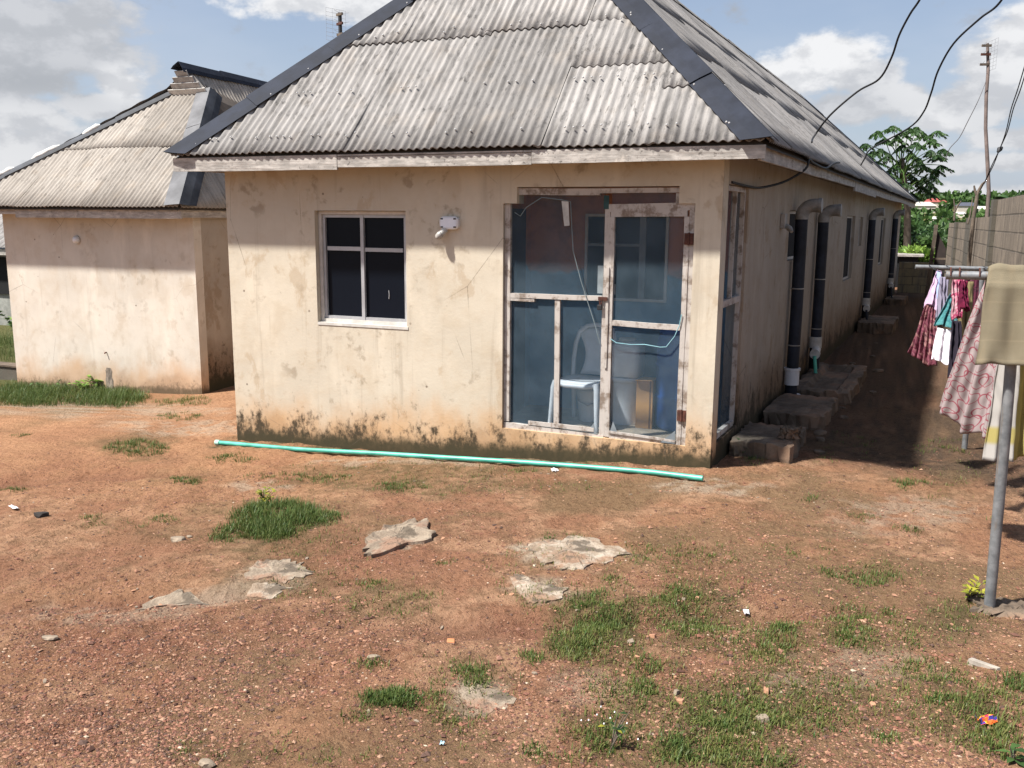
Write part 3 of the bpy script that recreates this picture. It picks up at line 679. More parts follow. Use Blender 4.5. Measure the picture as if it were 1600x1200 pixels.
# ================================================================ corrugated roofs
def sheets(O, Ud, Vd, u0, u1, vlim, rows, pitch=.074, sheetw=.91, amp=.0105, tone=(.35, .65), seed=1, under=0.0, stag=.0, samples=8, sagk=.004, rl=.010, tmap=None):
    """corrugated sheets laid in overlapping rows; vlim(u)->(v0,v1); rows(ci)->list of row starts"""
    rr = random.Random(seed)
    O = np.array(O, float); Ud = np.array(Ud, float); Vd = np.array(Vd, float); N = np.cross(Ud, Vd); N /= np.linalg.norm(N)
    V = []; Fq = []; Cc = []
    ncol = int(math.ceil((u1-u0)/sheetw)); du = pitch/samples
    for ci in range(ncol):
        a = u0+ci*sheetw; b = min(a+sheetw+pitch*.9, u1+.02)
        rws = rows(ci)
        for ri in range(len(rws)-1):
            v0 = rws[ri]+rr.uniform(-.012, .012) if ri else rws[0]+rr.uniform(-.012, .008); v1 = rws[ri+1]+.12
            tn = rr.uniform(*tone) if tmap is None else tmap(ci, ri); lift = (rl if ri else 0)+.006*(ci % 2)+rr.uniform(0, .003); tilt = rr.uniform(-.006, .006)
            n = int(round((b-a)/du))+1; us = np.linspace(a, b, n)
            lim = np.array([vlim(u) for u in us]); lo = np.maximum(lim[:, 0], v0+tilt*(us-a)); hi = np.minimum(lim[:, 1], v1)
            ok = hi > lo+.02
            K = max(2, int((v1-v0)/.45)+1)
            base = len(V); rowv = np.zeros((K+1, n), int)
            wav = amp*np.sin(2*PI*us/pitch)
            for k in range(K+1):
                vv = lo+(np.maximum(hi, lo)-lo)*k/K
                sag = sagk*np.sin(us*1.7+ci)+sagk*math.sin(k*2.1+ri+ci)
                h = wav+lift*(1-.8*k/K)+sag+.012
                P = O+us[:, None]*Ud+vv[:, None]*Vd+h[:, None]*N
                rowv[k] = np.arange(n)+len(V); V += P.tolist()
                Cc += [(tn, u, v) for u, v in zip(us, vv)]
            lip = np.arange(n)+len(V)
            P = O+us[:, None]*Ud+lo[:, None]*Vd+(wav+lift+sagk*np.sin(us*1.7+ci)+sagk*math.sin(ri+ci)+.012-.008)[:, None]*N
            V += P.tolist(); Cc += [(tn*.5, u, v) for u, v in zip(us, lo)]
            for i in range(n-1):
                if not (ok[i] and ok[i+1]): continue
                Fq.append((lip[i], lip[i+1], rowv[0][i+1], rowv[0][i]))
                for k in range(K): Fq.append((rowv[k][i], rowv[k][i+1], rowv[k+1][i+1], rowv[k+1][i]))
    return np.array(V), np.array(Fq), np.array(Cc)
def norm(v): v = np.array(v, float); return v/np.linalg.norm(v)
EV = .02     # sheets stick out past the fascia
apex = np.array([-W/2, AY, AZ]); DIR = np.array([SS, CS, 0.0])
roof = MB()
FL = np.array([-W-OS, -OF, ZG]); FRt = np.array([OS, -OF, ZG]); BR = FRt+DIR*(LEN+OS+OF)*1.0
ridge_len = (LEN+OS+OF)-2*(AY+OF)
apexB = apex+DIR*ridge_len; BL = FL+DIR*(LEN+OS+OF)
# hidden deck keeps daylight out under the sheets
dk = MB(); ofs = np.array([0, 0, -.05])
vs = [FL+ofs, FRt+ofs, BR+ofs, BL+ofs, apex+ofs, apexB+ofs]
dk.add(vs, [(0, 1, 4), (1, 2, 5, 4), (2, 3, 5), (3, 0, 4, 5)])
roofo = dk.build('roof', simple('dark_roof_timber', (.10, .08, .065), .95), house)
def slope_frame(A, B, P):
    A = np.array(A, float); B = np.array(B, float); U = norm(B-A); w = np.array(P, float)-A; Vv = norm(w-U*(w@U)); return A, U, Vv, np.linalg.norm(B-A), (w@U), (w@Vv)
A, U, Vv, Lu, pu, pv = slope_frame(FL, FRt, apex)
def lim_tri(u):
    return (-EV, min(pv*(u+.0)/pu, pv*(Lu-u)/(Lu-pu)))
TONE = None
def rows_front(ci):
    if ci >= 5: return [-EV, .62, 1.0, 1.66, 2.9, 4.2]
    if ci == 4: return [-EV, .98, 1.62, 2.9, 4.2]
    return [-EV, 1.47+.03*ci, 2.9, 4.2]
Vt, Fq, Cc = sheets(A, U, Vv, 0.0, Lu, lim_tri, rows_front, seed=3, tmap=lambda ci, ri: ([.42, .62, .55, .12, .74, .5, .45, .5][ci] if ri == 0 else [.6, .7, .72, .78, .6, .66, .5, .5][ci]))
np_obj('front_slope', Vt, Fq, None, MAT['sheet'], col=Cc, smooth=True, parent=roofo)
A2, U2, V2, Lu2, pu2, pv2 = slope_frame(FRt, BR, apex)
qb2 = Lu2-(apexB-A2)@U2
def lim_right(u): return (-EV, min(pv2*u/pu2, pv2, pv2*(Lu2-u)/qb2))
Vt, Fq, Cc = sheets(A2, U2, V2, 0.0, Lu2, lim_right, lambda ci: [-EV, 1.15+.12*((ci*7) % 3), 2.35+.1*((ci*5) % 3), 4.3], seed=5, pitch=.074, tone=(.15, .75), samples=6, sagk=.001, rl=.008)
np_obj('right_slope', Vt, Fq, None, MAT['sheet'], col=Cc, smooth=True, parent=roofo)
A3, U3, V3, Lu3, pu3, pv3 = slope_frame(BL, FL, apexB)
Vt, Fq, Cc = sheets(A3, U3, V3, 0.0, Lu3, lambda u: (-EV, min(pv3*u/pu3, pv3, pv3*(Lu3-u)/(Lu3-(apex-A3)@U3))), lambda ci: [-EV, 2.0, 4.3], seed=6, pitch=.14, samples=6, sagk=.0004, rl=.003, amp=.006)
np_obj('left_slope', Vt, Fq, None, MAT['sheet'], col=Cc, smooth=True, parent=roofo)
A4, U4, V4, Lu4, pu4, pv4 = slope_frame(BR, BL, apexB)
Vt, Fq, Cc = sheets(A4, U4, V4, 0.0, Lu4, lambda u: (-EV, min(pv4*u/pu4, pv4*(Lu4-u)/(Lu4-pu4))), lambda ci: [-EV, 2.0, 4.3], seed=8, pitch=.14, samples=6)
np_obj('rear_slope', Vt, Fq, None, MAT['sheet'], col=Cc, smooth=True, parent=roofo)

NAIL = {}
def nail(name, c, n, parent):
    if name not in NAIL:
        m_ = MB().tube([(0, 0, 0), (0, 0, .006), (0, 0, .010)], [.010, .009, .003], 8).build(name, MAT['bolt'], parent); NAIL[name] = m_; o = m_
    else:
        o = NAIL[name].copy(); COL.objects.link(o); o.parent = parent
    o.location = Vector(c)-wloc(parent); o.rotation_euler = Vector(n).to_track_quat('Z', 'Y').to_euler()
def hip_cap(name, P, Q_, n1, n2, d1, d2, w, parent, m1, lift=.055, over=.05, m2=None, seglen=.9, bolts=True, v1=None, v2=None):
    """folded sheet-metal cap from P up to Q lying on two slopes; d1,d2 = in-slope directions away from the hip"""
    P = np.array(P, float); Q_ = np.array(Q_, float); d = norm(Q_-P); L = np.linalg.norm(Q_-P)
    mb = MB(); n = max(1, int(round((L+over)/seglen)))
    up = norm(n1+n2); edge = .034
    s1 = -(d1@v1)/(d@v1) if v1 is not None else 0.0; s2 = -(d2@v2)/(d@v2) if v2 is not None else 0.0
    for i in range(n):
        t0 = -over+(L+over)*i/n; t1 = -over+(L+over)*(i+1)/n+.06
        wa = w*random.uniform(.95, 1.04); la = lift+.005*(i % 2); row = []
        for tt, ex, q in ((t0, random.uniform(.003, .010), 1.0 if i == 0 else 0.0), (t1, 0, 0.0)):
            def at(dv, nn, f, sl, h): return P+d*(tt+q*wa*f*sl)+dv*wa*f+nn*(h+ex)+up*.003*(i % 2)
            row += [at(d1, n1, 1, s1, edge), at(d1, n1, .5, s1, edge+.010), P+d*tt+up*(la+ex), at(d2, n2, .5, s2, edge+.010), at(d2, n2, 1, s2, edge)]
        mb.add(row, [(k, k+1, k+6, k+5) for k in range(4)], 0)
        if m2 is not None:
            for q in (2, 3): mb.mi[-4+q] = 1
    o = mb.build(name, [m1]+([m2] if m2 else []), parent, solid=.004)
    if bolts:
        for tt in np.arange(.25, L, .62):
            for dd, nn in ((d1, n1), (d2, n2)):
                nail('cap_bolt', P+d*(tt+random.uniform(-.05, .05))+dd*w*.8+nn*(edge+.004), nn, parent)
    return o
Nf = norm(np.cross(U, Vv)); Nr = norm(np.cross(U2, V2)); Nl = norm(np.cross(U3, V3)); Nb = norm(np.cross(U4, V4))
def perp(h, n, toward):
    d = norm(np.cross(n, h)); return d if d@np.array(toward) > 0 else -d
h1 = norm(apex-FRt); hip_cap('hip_cap', FRt, apex, Nf, Nr, perp(h1, Nf, -U), perp(h1, Nr, U2), .175, roofo, MAT['cap'], v1=Vv, v2=V2)
h2 = norm(apex-FL); hip_cap('hip_cap', FL, apex, Nl, Nf, perp(h2, Nl, -U3), perp(h2, Nf, U), .19, roofo, MAT['cap'], v1=V3, v2=Vv)
hip_cap('ridge_cap', apex, apexB, Nl, Nr, perp(DIR, Nl, -V3), perp(DIR, Nr, -V2), .15, roofo, simple('cement_ridge_tile', (.33, .31, .285), .9, .4, 6), over=.0, bolts=False)
h3 = norm(apexB-BR); hip_cap('hip_cap', BR, apexB, Nr, Nb, perp(h3, Nr, -U2), perp(h3, Nb, U4), .15, roofo, MAT['cap'], bolts=False)
# roofing nails with washers
for ci in range(60):
    u = .35+ci*.0847*1.0
    for v in (.16+random.uniform(-.02, .02), 1.62+random.uniform(-.05, .05), .78):
        if random.random() < .52: continue
        uu = round(u/.074)*.074+.0185
        if not (lim_tri(uu)[1] > v+.2): continue
        nail('roof_nail', A+U*uu+Vv*v+Nf*.042, Nf, roofo)

# fascia boards
def fascia(p, q, h0, h1, th, outw, n, parent, z0=ZF, seed=0, jit=.012):
    p = np.array(p, float); q = np.array(q, float); rr = random.Random(seed)
    for i in range(n):
        a = p+(q-p)*(i/n)+(q-p)/np.linalg.norm(q-p)*.004; b = p+(q-p)*((i+1)/n)
        mb = MB(); K = 5; dz = rr.uniform(-jit, jit); tz = rr.uniform(-jit, jit); oo = .004*(i % 2)
        ow = np.array(outw, float); vs = []
        for k in range(K+1):
            c = a+(b-a)*k/K; w = dz+tz*k/K+rr.uniform(-.003, .003)
            for (o_, z) in ((0, z0+w), (th, z0+w), (th, h1-.002), (0, h1-.002)):
                vs.append((c[0]+ow[0]*(o_+oo), c[1]+ow[1]*(o_+oo), z))
        fs_ = [(3, 2, 1, 0), tuple(K*4+k for k in range(4))]
        for k in range(K):
            for e in range(4): fs_.append((k*4+e, k*4+(e+1) % 4, k*4+4+(e+1) % 4, k*4+4+e))
        mb.add(vs, fs_); mb.build('fascia_board', MAT['board'], parent)
fascia((-W-OS, -OF, 0), (OS, -OF, 0), 0, ZG-.03, .025, (0, 1), 3, house, seed=4)
fascia((OS-.03, -OF+.03, 0), (BR[0]-.03, BR[1], 0), 0, ZG-.03, .025, (-CS, SS), 7, house, seed=5, jit=.02)
fascia((-W-OS+.03, -OF+.03, 0), (BL[0]+.03, BL[1], 0), 0, ZG-.03, .025, (CS, -SS), 5, house, seed=6)
sf = MB(); z = ZG-.045
sf.add([(-W-OS+.04, -OF+.03, z), (OS-.04, -OF+.03, z), (BR[0]-.04, BR[1]-.05, z), (BL[0]+.04, BL[1]-.05, z)], [(0, 3, 2, 1)])
sf.build('soffit', simple('dusty_soffit_board', (.22, .185, .155), .95, .3, 3), house)

# ================================================================ left house
XL0, XL1, YL = -10.77, -7.28, 2.40
lh = thing('gabled_bungalow', 'smaller pale plastered house with gablet on its beige corrugated roof, left of the long house', 'house', (XL1, YL, -.35))
wall('front_wall', lambda u, d, z: (u, YL+d, z), [XL0, XL1], [-1.2, 2.06], [], .15, MAT['wall_pale'], lh)
wall('side_wall', lambda u, d, z: (XL1-.001-d, u, z), [YL+.151, YL+9], [-1.2, 2.06], [], .15, MAT['side'], lh)  # darker plaster puts the deep shade of the gap into the colour
wall('left_wall', lambda u, d, z: (XL0+.001+d, u, z), [YL+.151, YL+9], [-1.2, 2.06], [], .15, MAT['wall_pale'], lh)
mb = MB(); mb.box(XL0+.16, XL1-.16, YL+8.8, YL+8.95, -1.2, 2.06); mb.build('rear_wall', MAT['wall_pale'], lh)
eFL = np.array([-11.38, 2.05, 2.15]); eFR = np.array([-7.17, 2.05, 2.15]); vL = np.array([-8.734, 3.78, 3.785]); vR = np.array([-8.06, 3.78, 3.785])
gA = np.array([-8.42, 3.66, 4.14]); YE = YL+9.3
dk = MB(); o5 = np.array([0, 0, -.06])
eBL = np.array([eFL[0], YE, 2.15]); eBR = np.array([eFR[0], YE, 2.15]); gB = np.array([gA[0], YE-.1, 4.14])
gA2 = np.array([gA[0], 3.80, 4.14])
dk.add([eFL+o5, eFR+o5, vR+o5, vL+o5, gA2+o5, gB+o5, eBL+o5, eBR+o5], [(0, 1, 2, 3), (1, 7, 5, 4, 2), (6, 0, 3, 4, 5), (7, 6, 5)])
lroof = dk.build('roof', simple('dark_purlin_deck', (.10, .08, .065), .95), lh)
a_, u_, v_, l_, pu_, pv_ = slope_frame(eFL, eFR, vL)
qu = (vR-a_)@u_
def lim_l(u): return (-.04, min(pv_*u/pu_, pv_+.01, pv_*(l_-u)/(l_-qu)))
Vt, Fq, Cc = sheets(a_, u_, v_, 0, l_, lim_l, lambda ci: [-.04, 1.16, 2.6], seed=12, pitch=.074, samples=6, tone=(.2, .8), sheetw=.63)
np_obj('front_slope', Vt, Fq, None, MAT['sheet2'], col=Cc, smooth=True, parent=lroof)
ar, ur, vr, lr, pur, pvr = slope_frame(eFR, eBR, gA)
kk = (vR-ar)@ur; kv = (vR-ar)@vr
def lim_r(u):
    top = pvr
    if u < kk: top = kv*u/kk
    return (-.04, min(top, pvr))
Vt, Fq, Cc = sheets(ar, ur, vr, 0, lr, lim_r, lambda ci: [-.04, 1.2, 3.0], seed=13, pitch=.074, samples=6, tone=(.4, .75))
np_obj('right_slope', Vt, Fq, None, MAT['sheet2'], col=Cc, smooth=True, parent=lroof)
# gablet wing of the right slope reaching forward to the ridge end
al, ul, vl, ll, pul, pvl = slope_frame(eBL, eFL, gA)
k1 = ll-((vL-al)@ul); 
def lim_ll(u):
    w = ll-u; top = pvl
    if w < 1.73: top = ((vL-al)@vl)*w/1.73
    return (-.04, min(top, pvl))
Vt, Fq, Cc = sheets(al, ul, vl, 0, ll, lim_ll, lambda ci: [-.04, 1.6, 3.9], seed=14, pitch=.14, samples=6, sagk=.0004, rl=.003, amp=.006)
np_obj('left_slope', Vt, Fq, None, MAT['sheet2'], col=Cc, smooth=True, parent=lroof)
nF = norm(np.cross(u_, v_)); nR = norm(np.cross(ur, vr)); nL = norm(np.cross(ul, vl))
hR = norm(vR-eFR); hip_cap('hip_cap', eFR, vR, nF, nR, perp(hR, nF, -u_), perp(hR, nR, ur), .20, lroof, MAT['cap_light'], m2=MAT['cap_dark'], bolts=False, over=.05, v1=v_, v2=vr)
hL = norm(vL-eFL); hip_cap('hip_cap', eFL, vL, nL, nF, perp(hL, nL, -ul), perp(hL, nF, u_), .065, lroof, MAT['cap_dark'], bolts=False, over=.0)
rd = np.array([0, 1.0, 0]); hip_cap('ridge_cap', gA-rd*.10, gB, nL, nR, perp(rd, nL, -vl), perp(rd, nR, -vr), .13, lroof, MAT['cap'], bolts=False, over=.0)
for (p0, p1) in (((.37, .0), (.50, .0)), ((.60, .0), (.68, .0)), ((.17, 0), (.30, 0))):
    c0 = eFL+(vL-eFL)*p0[0]+np.array([-.03, 0, .05]); c1 = eFL+(vL-eFL)*p1[0]+np.array([-.03, 0, .05])
    mb = MB(); mb.tube([c0+(c1-c0)*k/5+np.array([0, 0, random.uniform(-.01, .012)]) for k in range(6)], [.02, .045, .05, .038, .05, .02], 8); mb.build('mortar_cap', MAT['cement_white'], lroof)
# gablet louvre
mb = MB(); yv = 3.76
mb.add([vL+np.array([-.05, -.02, -.02]), vR+np.array([.03, -.02, -.02]), gA+np.array([.03, .08, -.02]), gA+np.array([-.03, .08, -.02])], [(0, 1, 2, 3)]); mb.build('gablet_backing', simple('grey_gablet_board', (.28, .26, .245), .8, .3, 8), lroof)
for k in range(4):
    t0 = k/4.4; c0 = vL+(gA-vL)*t0+np.array([-.01, -.06, .02]); c1 = vR+(gA-vR)*t0+np.array([-.01, -.06, .02])
    mb = MB(); mb.bar(c0, c1, .018, .085, up=(0, -.55, .8), jit=.003); mb.build('louvre', MAT['white_trim'] if k < 1 else simple('dull_louvre', (.36, .34, .32), .7, .3, 9), lroof)
fascia((-10.13, 2.09, 0), (-7.19, 2.09, 0), 0, 2.125, .03, (0, 1), 1, lh, z0=1.985, seed=3, jit=.01)
fascia((-11.4, 2.10, 0), (-10.14, 2.10, 0), 0, 2.125, .03, (0, 1), 1, lh, z0=2.01, seed=2, jit=.01)
fascia((-7.20, 2.12, 0), (-7.20, YE, 0), 0, 2.12, .03, (-1, 0), 3, lh, z0=2.0, seed=8, jit=.01)
mb = MB(); mb.add([(-11.35, 2.12, 2.062), (-7.23, 2.12, 2.062), (-7.23, YE, 2.062), (-11.35, YE, 2.062)], [(0, 3, 2, 1)]); mb.build('soffit', simple('grey_soffit_board', (.2, .175, .15), .95, .3, 3), lh)
# damp streak under a broken tap on the pale wall
mb = MB(); mb.tube([(-8.95, 2.40, .10), (-8.95, 2.372, .10), (-8.95, 2.363, .085)], .009, 8); mb.build('tap_stub', MAT['rust'], lh)
def f_damp(t):
    o = t.obj(); n = t.noise(t.mapv(o, (5, 5, 2)), 2, 5, .6)
    C_(t, t.mix(t.ss(n, .35, .65), (.11, .09, .07), (.40, .32, .25))); RG(t, .95)
mb = MB(); pts = []
for k in range(9):
    z = -.12-.045*k; w = .03+.03*random.random()+.003*k; pts += [(-8.93-w-.02*random.random(), 2.397, z), (-8.93+w, 2.397, z)]
mb.add(pts, [(2*k, 2*k+2, 2*k+3, 2*k+1) for k in range(8)]); mb.build('damp_stain', material('damp_streak', f_damp), lh)

def round_lamp(label, c, n):
    q = np.array(n, float); c = np.array(c, float)
    t_ = thing('wall_lamp', label, 'lamp', c)
    MB().tube([c, c+q*.02], .062, 18).build('base', MAT['dusty_white'], t_)
    MB().tube([c+q*.02, c+q*.045, c+q*.06], [.05, .045, .02], 18).build('cover', MAT['white_plastic'], t_)
round_lamp('small round white lamp on the sunlit front wall of the smaller house', (-9.34, 2.398, 1.675), (0, -1, 0))
round_lamp('small round lamp on the shaded side wall of the smaller house', (-7.279, 3.62, 1.66), (1, 0, 0))

# third house glimpsed at the left edge
fh = thing('neighbour_house', 'grey roofed house glimpsed at the left edge behind the smaller house', 'house', (-19.5, 9, -.7))
mb = MB(); mb.box(-26, -18.2, 9.2, 15, -1.5, 1.1); mb.build('wall', simple('grey_green_render', (.30, .30, .27), .9), fh)
a9, u9, v9, l9, _, _ = slope_frame((-26.5, 8.8, 1.22), (-17.8, 8.8, 1.22), (-22, 12.2, 3.2))
Vt, Fq, Cc = sheets(a9, u9, v9, 0, l9, lambda u: (0, min(3.7, u*1.2, (l9-u)*1.2)), lambda ci: [0, 1.6, 3.8], seed=31, pitch=.1, samples=6)
np_obj('roof', Vt, Fq, None, MAT['sheet'], col=Cc, smooth=True, parent=fh)
mb = MB(); mb.box(-26.5, -17.8, 8.84, 8.88, 1.05, 1.2); mb.build('fascia_board', MAT['board'], fh)
w9 = MB(); w9.box(-19.9, -18.75, 9.15, 9.19, .05, .98); w9.build('window', MAT['black'], fh)
kb = thing('low_block_wall', 'low dark mossy block wall beside the left end of the smaller house', 'wall', (-11.6, 3.0, -.6))
MB().box(-14.5, -10.80, 2.9, 3.1, -1.2, -.36).build('blockwork', MAT['block_mossy'], kb); MB().box(-14.52, -10.795, 2.88, 3.12, -.36, -.335).build('coping', MAT['concrete'], kb)

# ================================================================ wall fixtures on the long house
fl_ = thing('flood_lamp', 'white rounded flood lamp with a bulb holder below it, on the sunlit front wall', 'lamp', (-2.335, 0, 1.965))
def rrect(mb, cx, cz, w, h, r, y0, y1, n=6, bev=.008):
    P_ = []
    for (sx, sz, a0) in ((1, 1, 0), (-1, 1, 90), (-1, -1, 180), (1, -1, 270)):
        for k in range(n+1):
            a = R(a0+90*k/n); P_.append((cx+sx*(w/2-r)+r*math.cos(a), cz+sz*(h/2-r)+r*math.sin(a)))
    N_ = len(P_); vs = [(x, y1, z) for x, z in P_]+[(x, y0+bev, z) for x, z in P_]+[(cx+(x-cx)*(1-2*bev/w), y0, cz+(z-cz)*(1-2*bev/h)) for x, z in P_]
    fs_ = [(i, (i+1) % N_, N_+(i+1) % N_, N_+i) for i in range(N_)]+[(N_+i, N_+(i+1) % N_, 2*N_+(i+1) % N_, 2*N_+i) for i in range(N_)]+[tuple(2*N_+i for i in range(N_))]
    mb.add(vs, fs_, 0)
mb = MB(); rrect(mb, -2.335, 1.968, .182, .112, .042, -.045, 0); mb.build('housing', MAT['white_plastic'], fl_)
mb = MB(); rrect(mb, -2.337, 1.968, .150, .084, .014, -.0485, -.043, bev=.002); mb.build('front_glass', simple('milky_lens', (.74, .76, .82), .25, .05), fl_)
for sx in (-1, 1):
    for sz in (-1, 1):
        mb = MB(); mb.box(-2.337+sx*.062-.012, -2.337+sx*.062+.012, -.0495, -.047, 1.968+sz*.035-.006, 1.968+sz*.035+.006); mb.build('corner_clip', MAT['cable'], fl_)
mb = MB(); mb.tube([(-2.37, -.02, 1.925), (-2.375, -.035, 1.905), (-2.40, -.06, 1.875)], [.022, .028, .026], 12); mb.build('bulb_holder', MAT['dusty_white'], fl_)
mb = MB(); mb.tube([(-2.40, -.06, 1.875), (-2.41, -.068, 1.862), (-2.425, -.08, 1.845), (-2.432, -.087, 1.835)], [.03, .033, .028, .012], 12); mb.build('bulb', simple('old_bulb', (.36, .34, .31), .3), fl_)
sl_ = thing('wall_socket_lamp', 'dusty bulb holder and box high on the shaded side wall', 'lamp', SD(2.55, 0, 2.0))
mb = MB(); mb.box(2.47, 2.60, .001, .05, 1.93, 2.08, fr=lambda s, o, z: SD(s, o, z)); mb.build('box', MAT['pvc_grey'], sl_, bevel=.008)
mb = MB(); mb.tube([SD(2.55, .05, 1.96), SD(2.52, .09, 1.93), SD(2.49, .12, 1.90)], [.024, .03, .016], 12); mb.build('bulb_holder', MAT['pvc_grey'], sl_)

# ================================================================ drain pipes on the side wall
PIPES = [(3.25, .02, 2.03, 'thick dark drain pipe nearest the porch, its grey collar close to the ground', True), (4.95, .03, 2.0, 'second dark drain pipe from the porch, with a branch to its left near the foot', True),
         (11.5, .05, 2.05, 'third dark drain pipe along the side wall, beside a narrow window', False), (17.7, .1, 2.1, 'farthest dark drain pipe, near the far end of the side wall', False)]
for i, (s, zb, zt, lab, big) in enumerate(PIPES):
    pr = .066; oc = .09
    t_ = thing('drain_pipe', lab, 'pipe', SD(s, oc, zb), 'drain pipes down the side wall')
    MB().tube([SD(s, oc, zb), SD(s+.01, oc+.004, (zb+zt)/2), SD(s, oc, zt)], pr, 20).build('pipe', MAT['pvc_dark'], t_)
    arc = [SD(s, oc, zt-.005)]+[SD(s+.02*math.sin(a), oc+.115*(1-math.cos(a)), zt+.03+.115*math.sin(a)) for a in np.linspace(0, PI/2, 7)]+[SD(s+.02, oc+.195, zt+.145)]
    MB().tube(arc, [pr+.006]*len(arc), 20).build('elbow', MAT['pvc_grey'], t_)
    MB().tube([SD(s+.02, oc+.165, zt+.145), SD(s+.02, oc+.20, zt+.145)], pr+.012, 20).build('collar', MAT['pvc_grey'], t_)
    for zr in (zb+.62, zb+1.25): MB().tube([SD(s, oc, zr), SD(s, oc, zr+.012)], pr+.004, 20).build('joint_ring', MAT['pvc_grey'], t_)
    if i == 0:
        MB().tube([SD(s, oc, .20), SD(s, oc, .375)], pr+.014, 20).build('collar', MAT['white_plastic'], t_); MB().tube([SD(s, oc, .365), SD(s, oc, .39)], pr+.024, 20).build('collar', MAT['white_plastic'], t_)
        MB().tube([SD(s-.06, oc+.06, .03), SD(s+.05, oc+.07, .05)], .05, 12).build('stub', MAT['white_plastic'], t_)
    else:
        MB().tube([SD(s, oc, zb+.38), SD(s, oc, zb+.52)], pr+.014, 20).build('collar', MAT['dusty_white'], t_)
        MB().tube([SD(s, oc+.02, zb+.36), SD(s-.16, oc+.03, zb+.345), SD(s-.34, oc+.05, zb+.34)], [.055, .055, .05], 16).build('branch', MAT['dusty_white'], t_)
        MB().tube([SD(s-.27, oc+.045, zb+.343), SD(s-.345, oc+.05, zb+.34)], .062, 16).build('branch_cap', MAT['dusty_white'], t_)
        MB().tube([SD(s-.36, oc+.05, zb+.32), SD(s-.40, oc+.08, zb+.12), SD(s-.37, oc+.10, zb-.02)], .022, 10).build('hose', MAT['teal_pipe'] if i == 1 else MAT['pvc_dark'], t_)
        MB().tube([SD(s-.12, oc+.06, zb+.03), SD(s+.02, oc+.06, zb+.04)], .04, 10).build('stub', MAT['dusty_white'], t_)

# ================================================================ concrete blocks along the side wall
def lump(name, x0, x1, s0, s1, z0, z1, label, cat, seed, rag=.02, frame=SD, m_='concrete', hole=None, group=None):
    """rough cast slab with chipped irregular edges"""
    rr = np.random.RandomState(seed); n = 15
    xs = np.linspace(x0, x1, n); ys = np.linspace(s0, s1, n); V = []; mb = MB()
    def wob(p): return rr.uniform(-rag, rag)
    top = np.zeros((n, n), int); bot = np.zeros((n, n), int); vs = []
    for j in range(n):
        for i in range(n):
            e = (i in (0, n-1)) or (j in (0, n-1)); k = rag if e else rag*.25
            x = xs[i]+rr.uniform(-k, k); y = ys[j]+rr.uniform(-k, k); z = z1+rr.uniform(-rag*1.5, rag*.2)*(.9 if e else .4)
            if hole and not e and hole[0] < x < hole[1] and hole[2] < y < hole[3]: z -= .06
            top[j, i] = len(vs); vs.append(frame(y, x, z))
    ring = [(0, i) for i in range(n)]+[(j, n-1) for j in range(1, n)]+[(n-1, i) for i in range(n-2, -1, -1)]+[(j, 0) for j in range(n-2, 0, -1)]
    mid = []; low = []
    for (j, i) in ring:
        mid.append(len(vs)); vs.append(frame(ys[j]+rr.uniform(-rag, rag), xs[i]+rr.uniform(-rag, rag), z0+(z1-z0)*.5))
    for (j, i) in ring:
        low.append(len(vs)); vs.append(frame(ys[j]+rr.uniform(-rag, rag)*1.4, xs[i]+rr.uniform(-rag, rag)*1.4, z0))
    fs_ = [(top[j, i], top[j+1, i], top[j+1, i+1], top[j, i+1]) for j in range(n-1) for i in range(n-1)]
    m = len(ring)
    for k in range(m):
        a, b = ring[k], ring[(k+1) % m]; q = (k+1) % m
        fs_.append((top[a], top[b], mid[q], mid[k])); fs_.append((mid[k], mid[q], low[q], low[k]))
    mb.add(vs, fs_); c = frame((s0+s1)/2, (x0+x1)/2, z0)
    o = mb.build(name, MAT[m_], None, loc=c, bevel=.006); return tag(o, label, cat, group)
lump('concrete_step', .03, .54, .55, 1.36, -.1, .15, 'rough concrete step block against the side wall, nearest the porch corner', 'step', 1, .022)
lump('stone_lump', .42, .54, .78, .92, .155, .25, 'pale lump of mortar on the corner of the concrete step', 'stone', 5, .03)
lump('drain_cover', .05, .62, 1.9, 3.0, -.1, .155, 'flat concrete drain slab behind the step block, under the first drain pipe', 'slab', 2, .022)
lump('drain_cover', .05, .70, 3.35, 5.5, -.1, .15, 'large hollowed concrete slab with a raised rim under the second drain pipe', 'slab', 3, .028, hole=(.2, .55, 3.6, 5.2))
lump('drain_cover', .04, .66, 10.6, 12.1, -.1, .20, 'far concrete slab under the third drain pipe', 'slab', 4, .02)
lump('drain_cover', .04, .5, 16.9, 18.3, -.1, .16, 'farthest small concrete slab at the foot of the side wall', 'slab', 6, .02)

RUB = [(1.62, .40), (1.75, .62), (1.5, .66), (3.15, .66), (3.2, .45), (2.6, .74), (5.7, .5), (5.9, .8), (6.6, .4), (7.4, .6), (8.3, .45), (4.4, .86), (1.1, .70), (9.2, .5)]

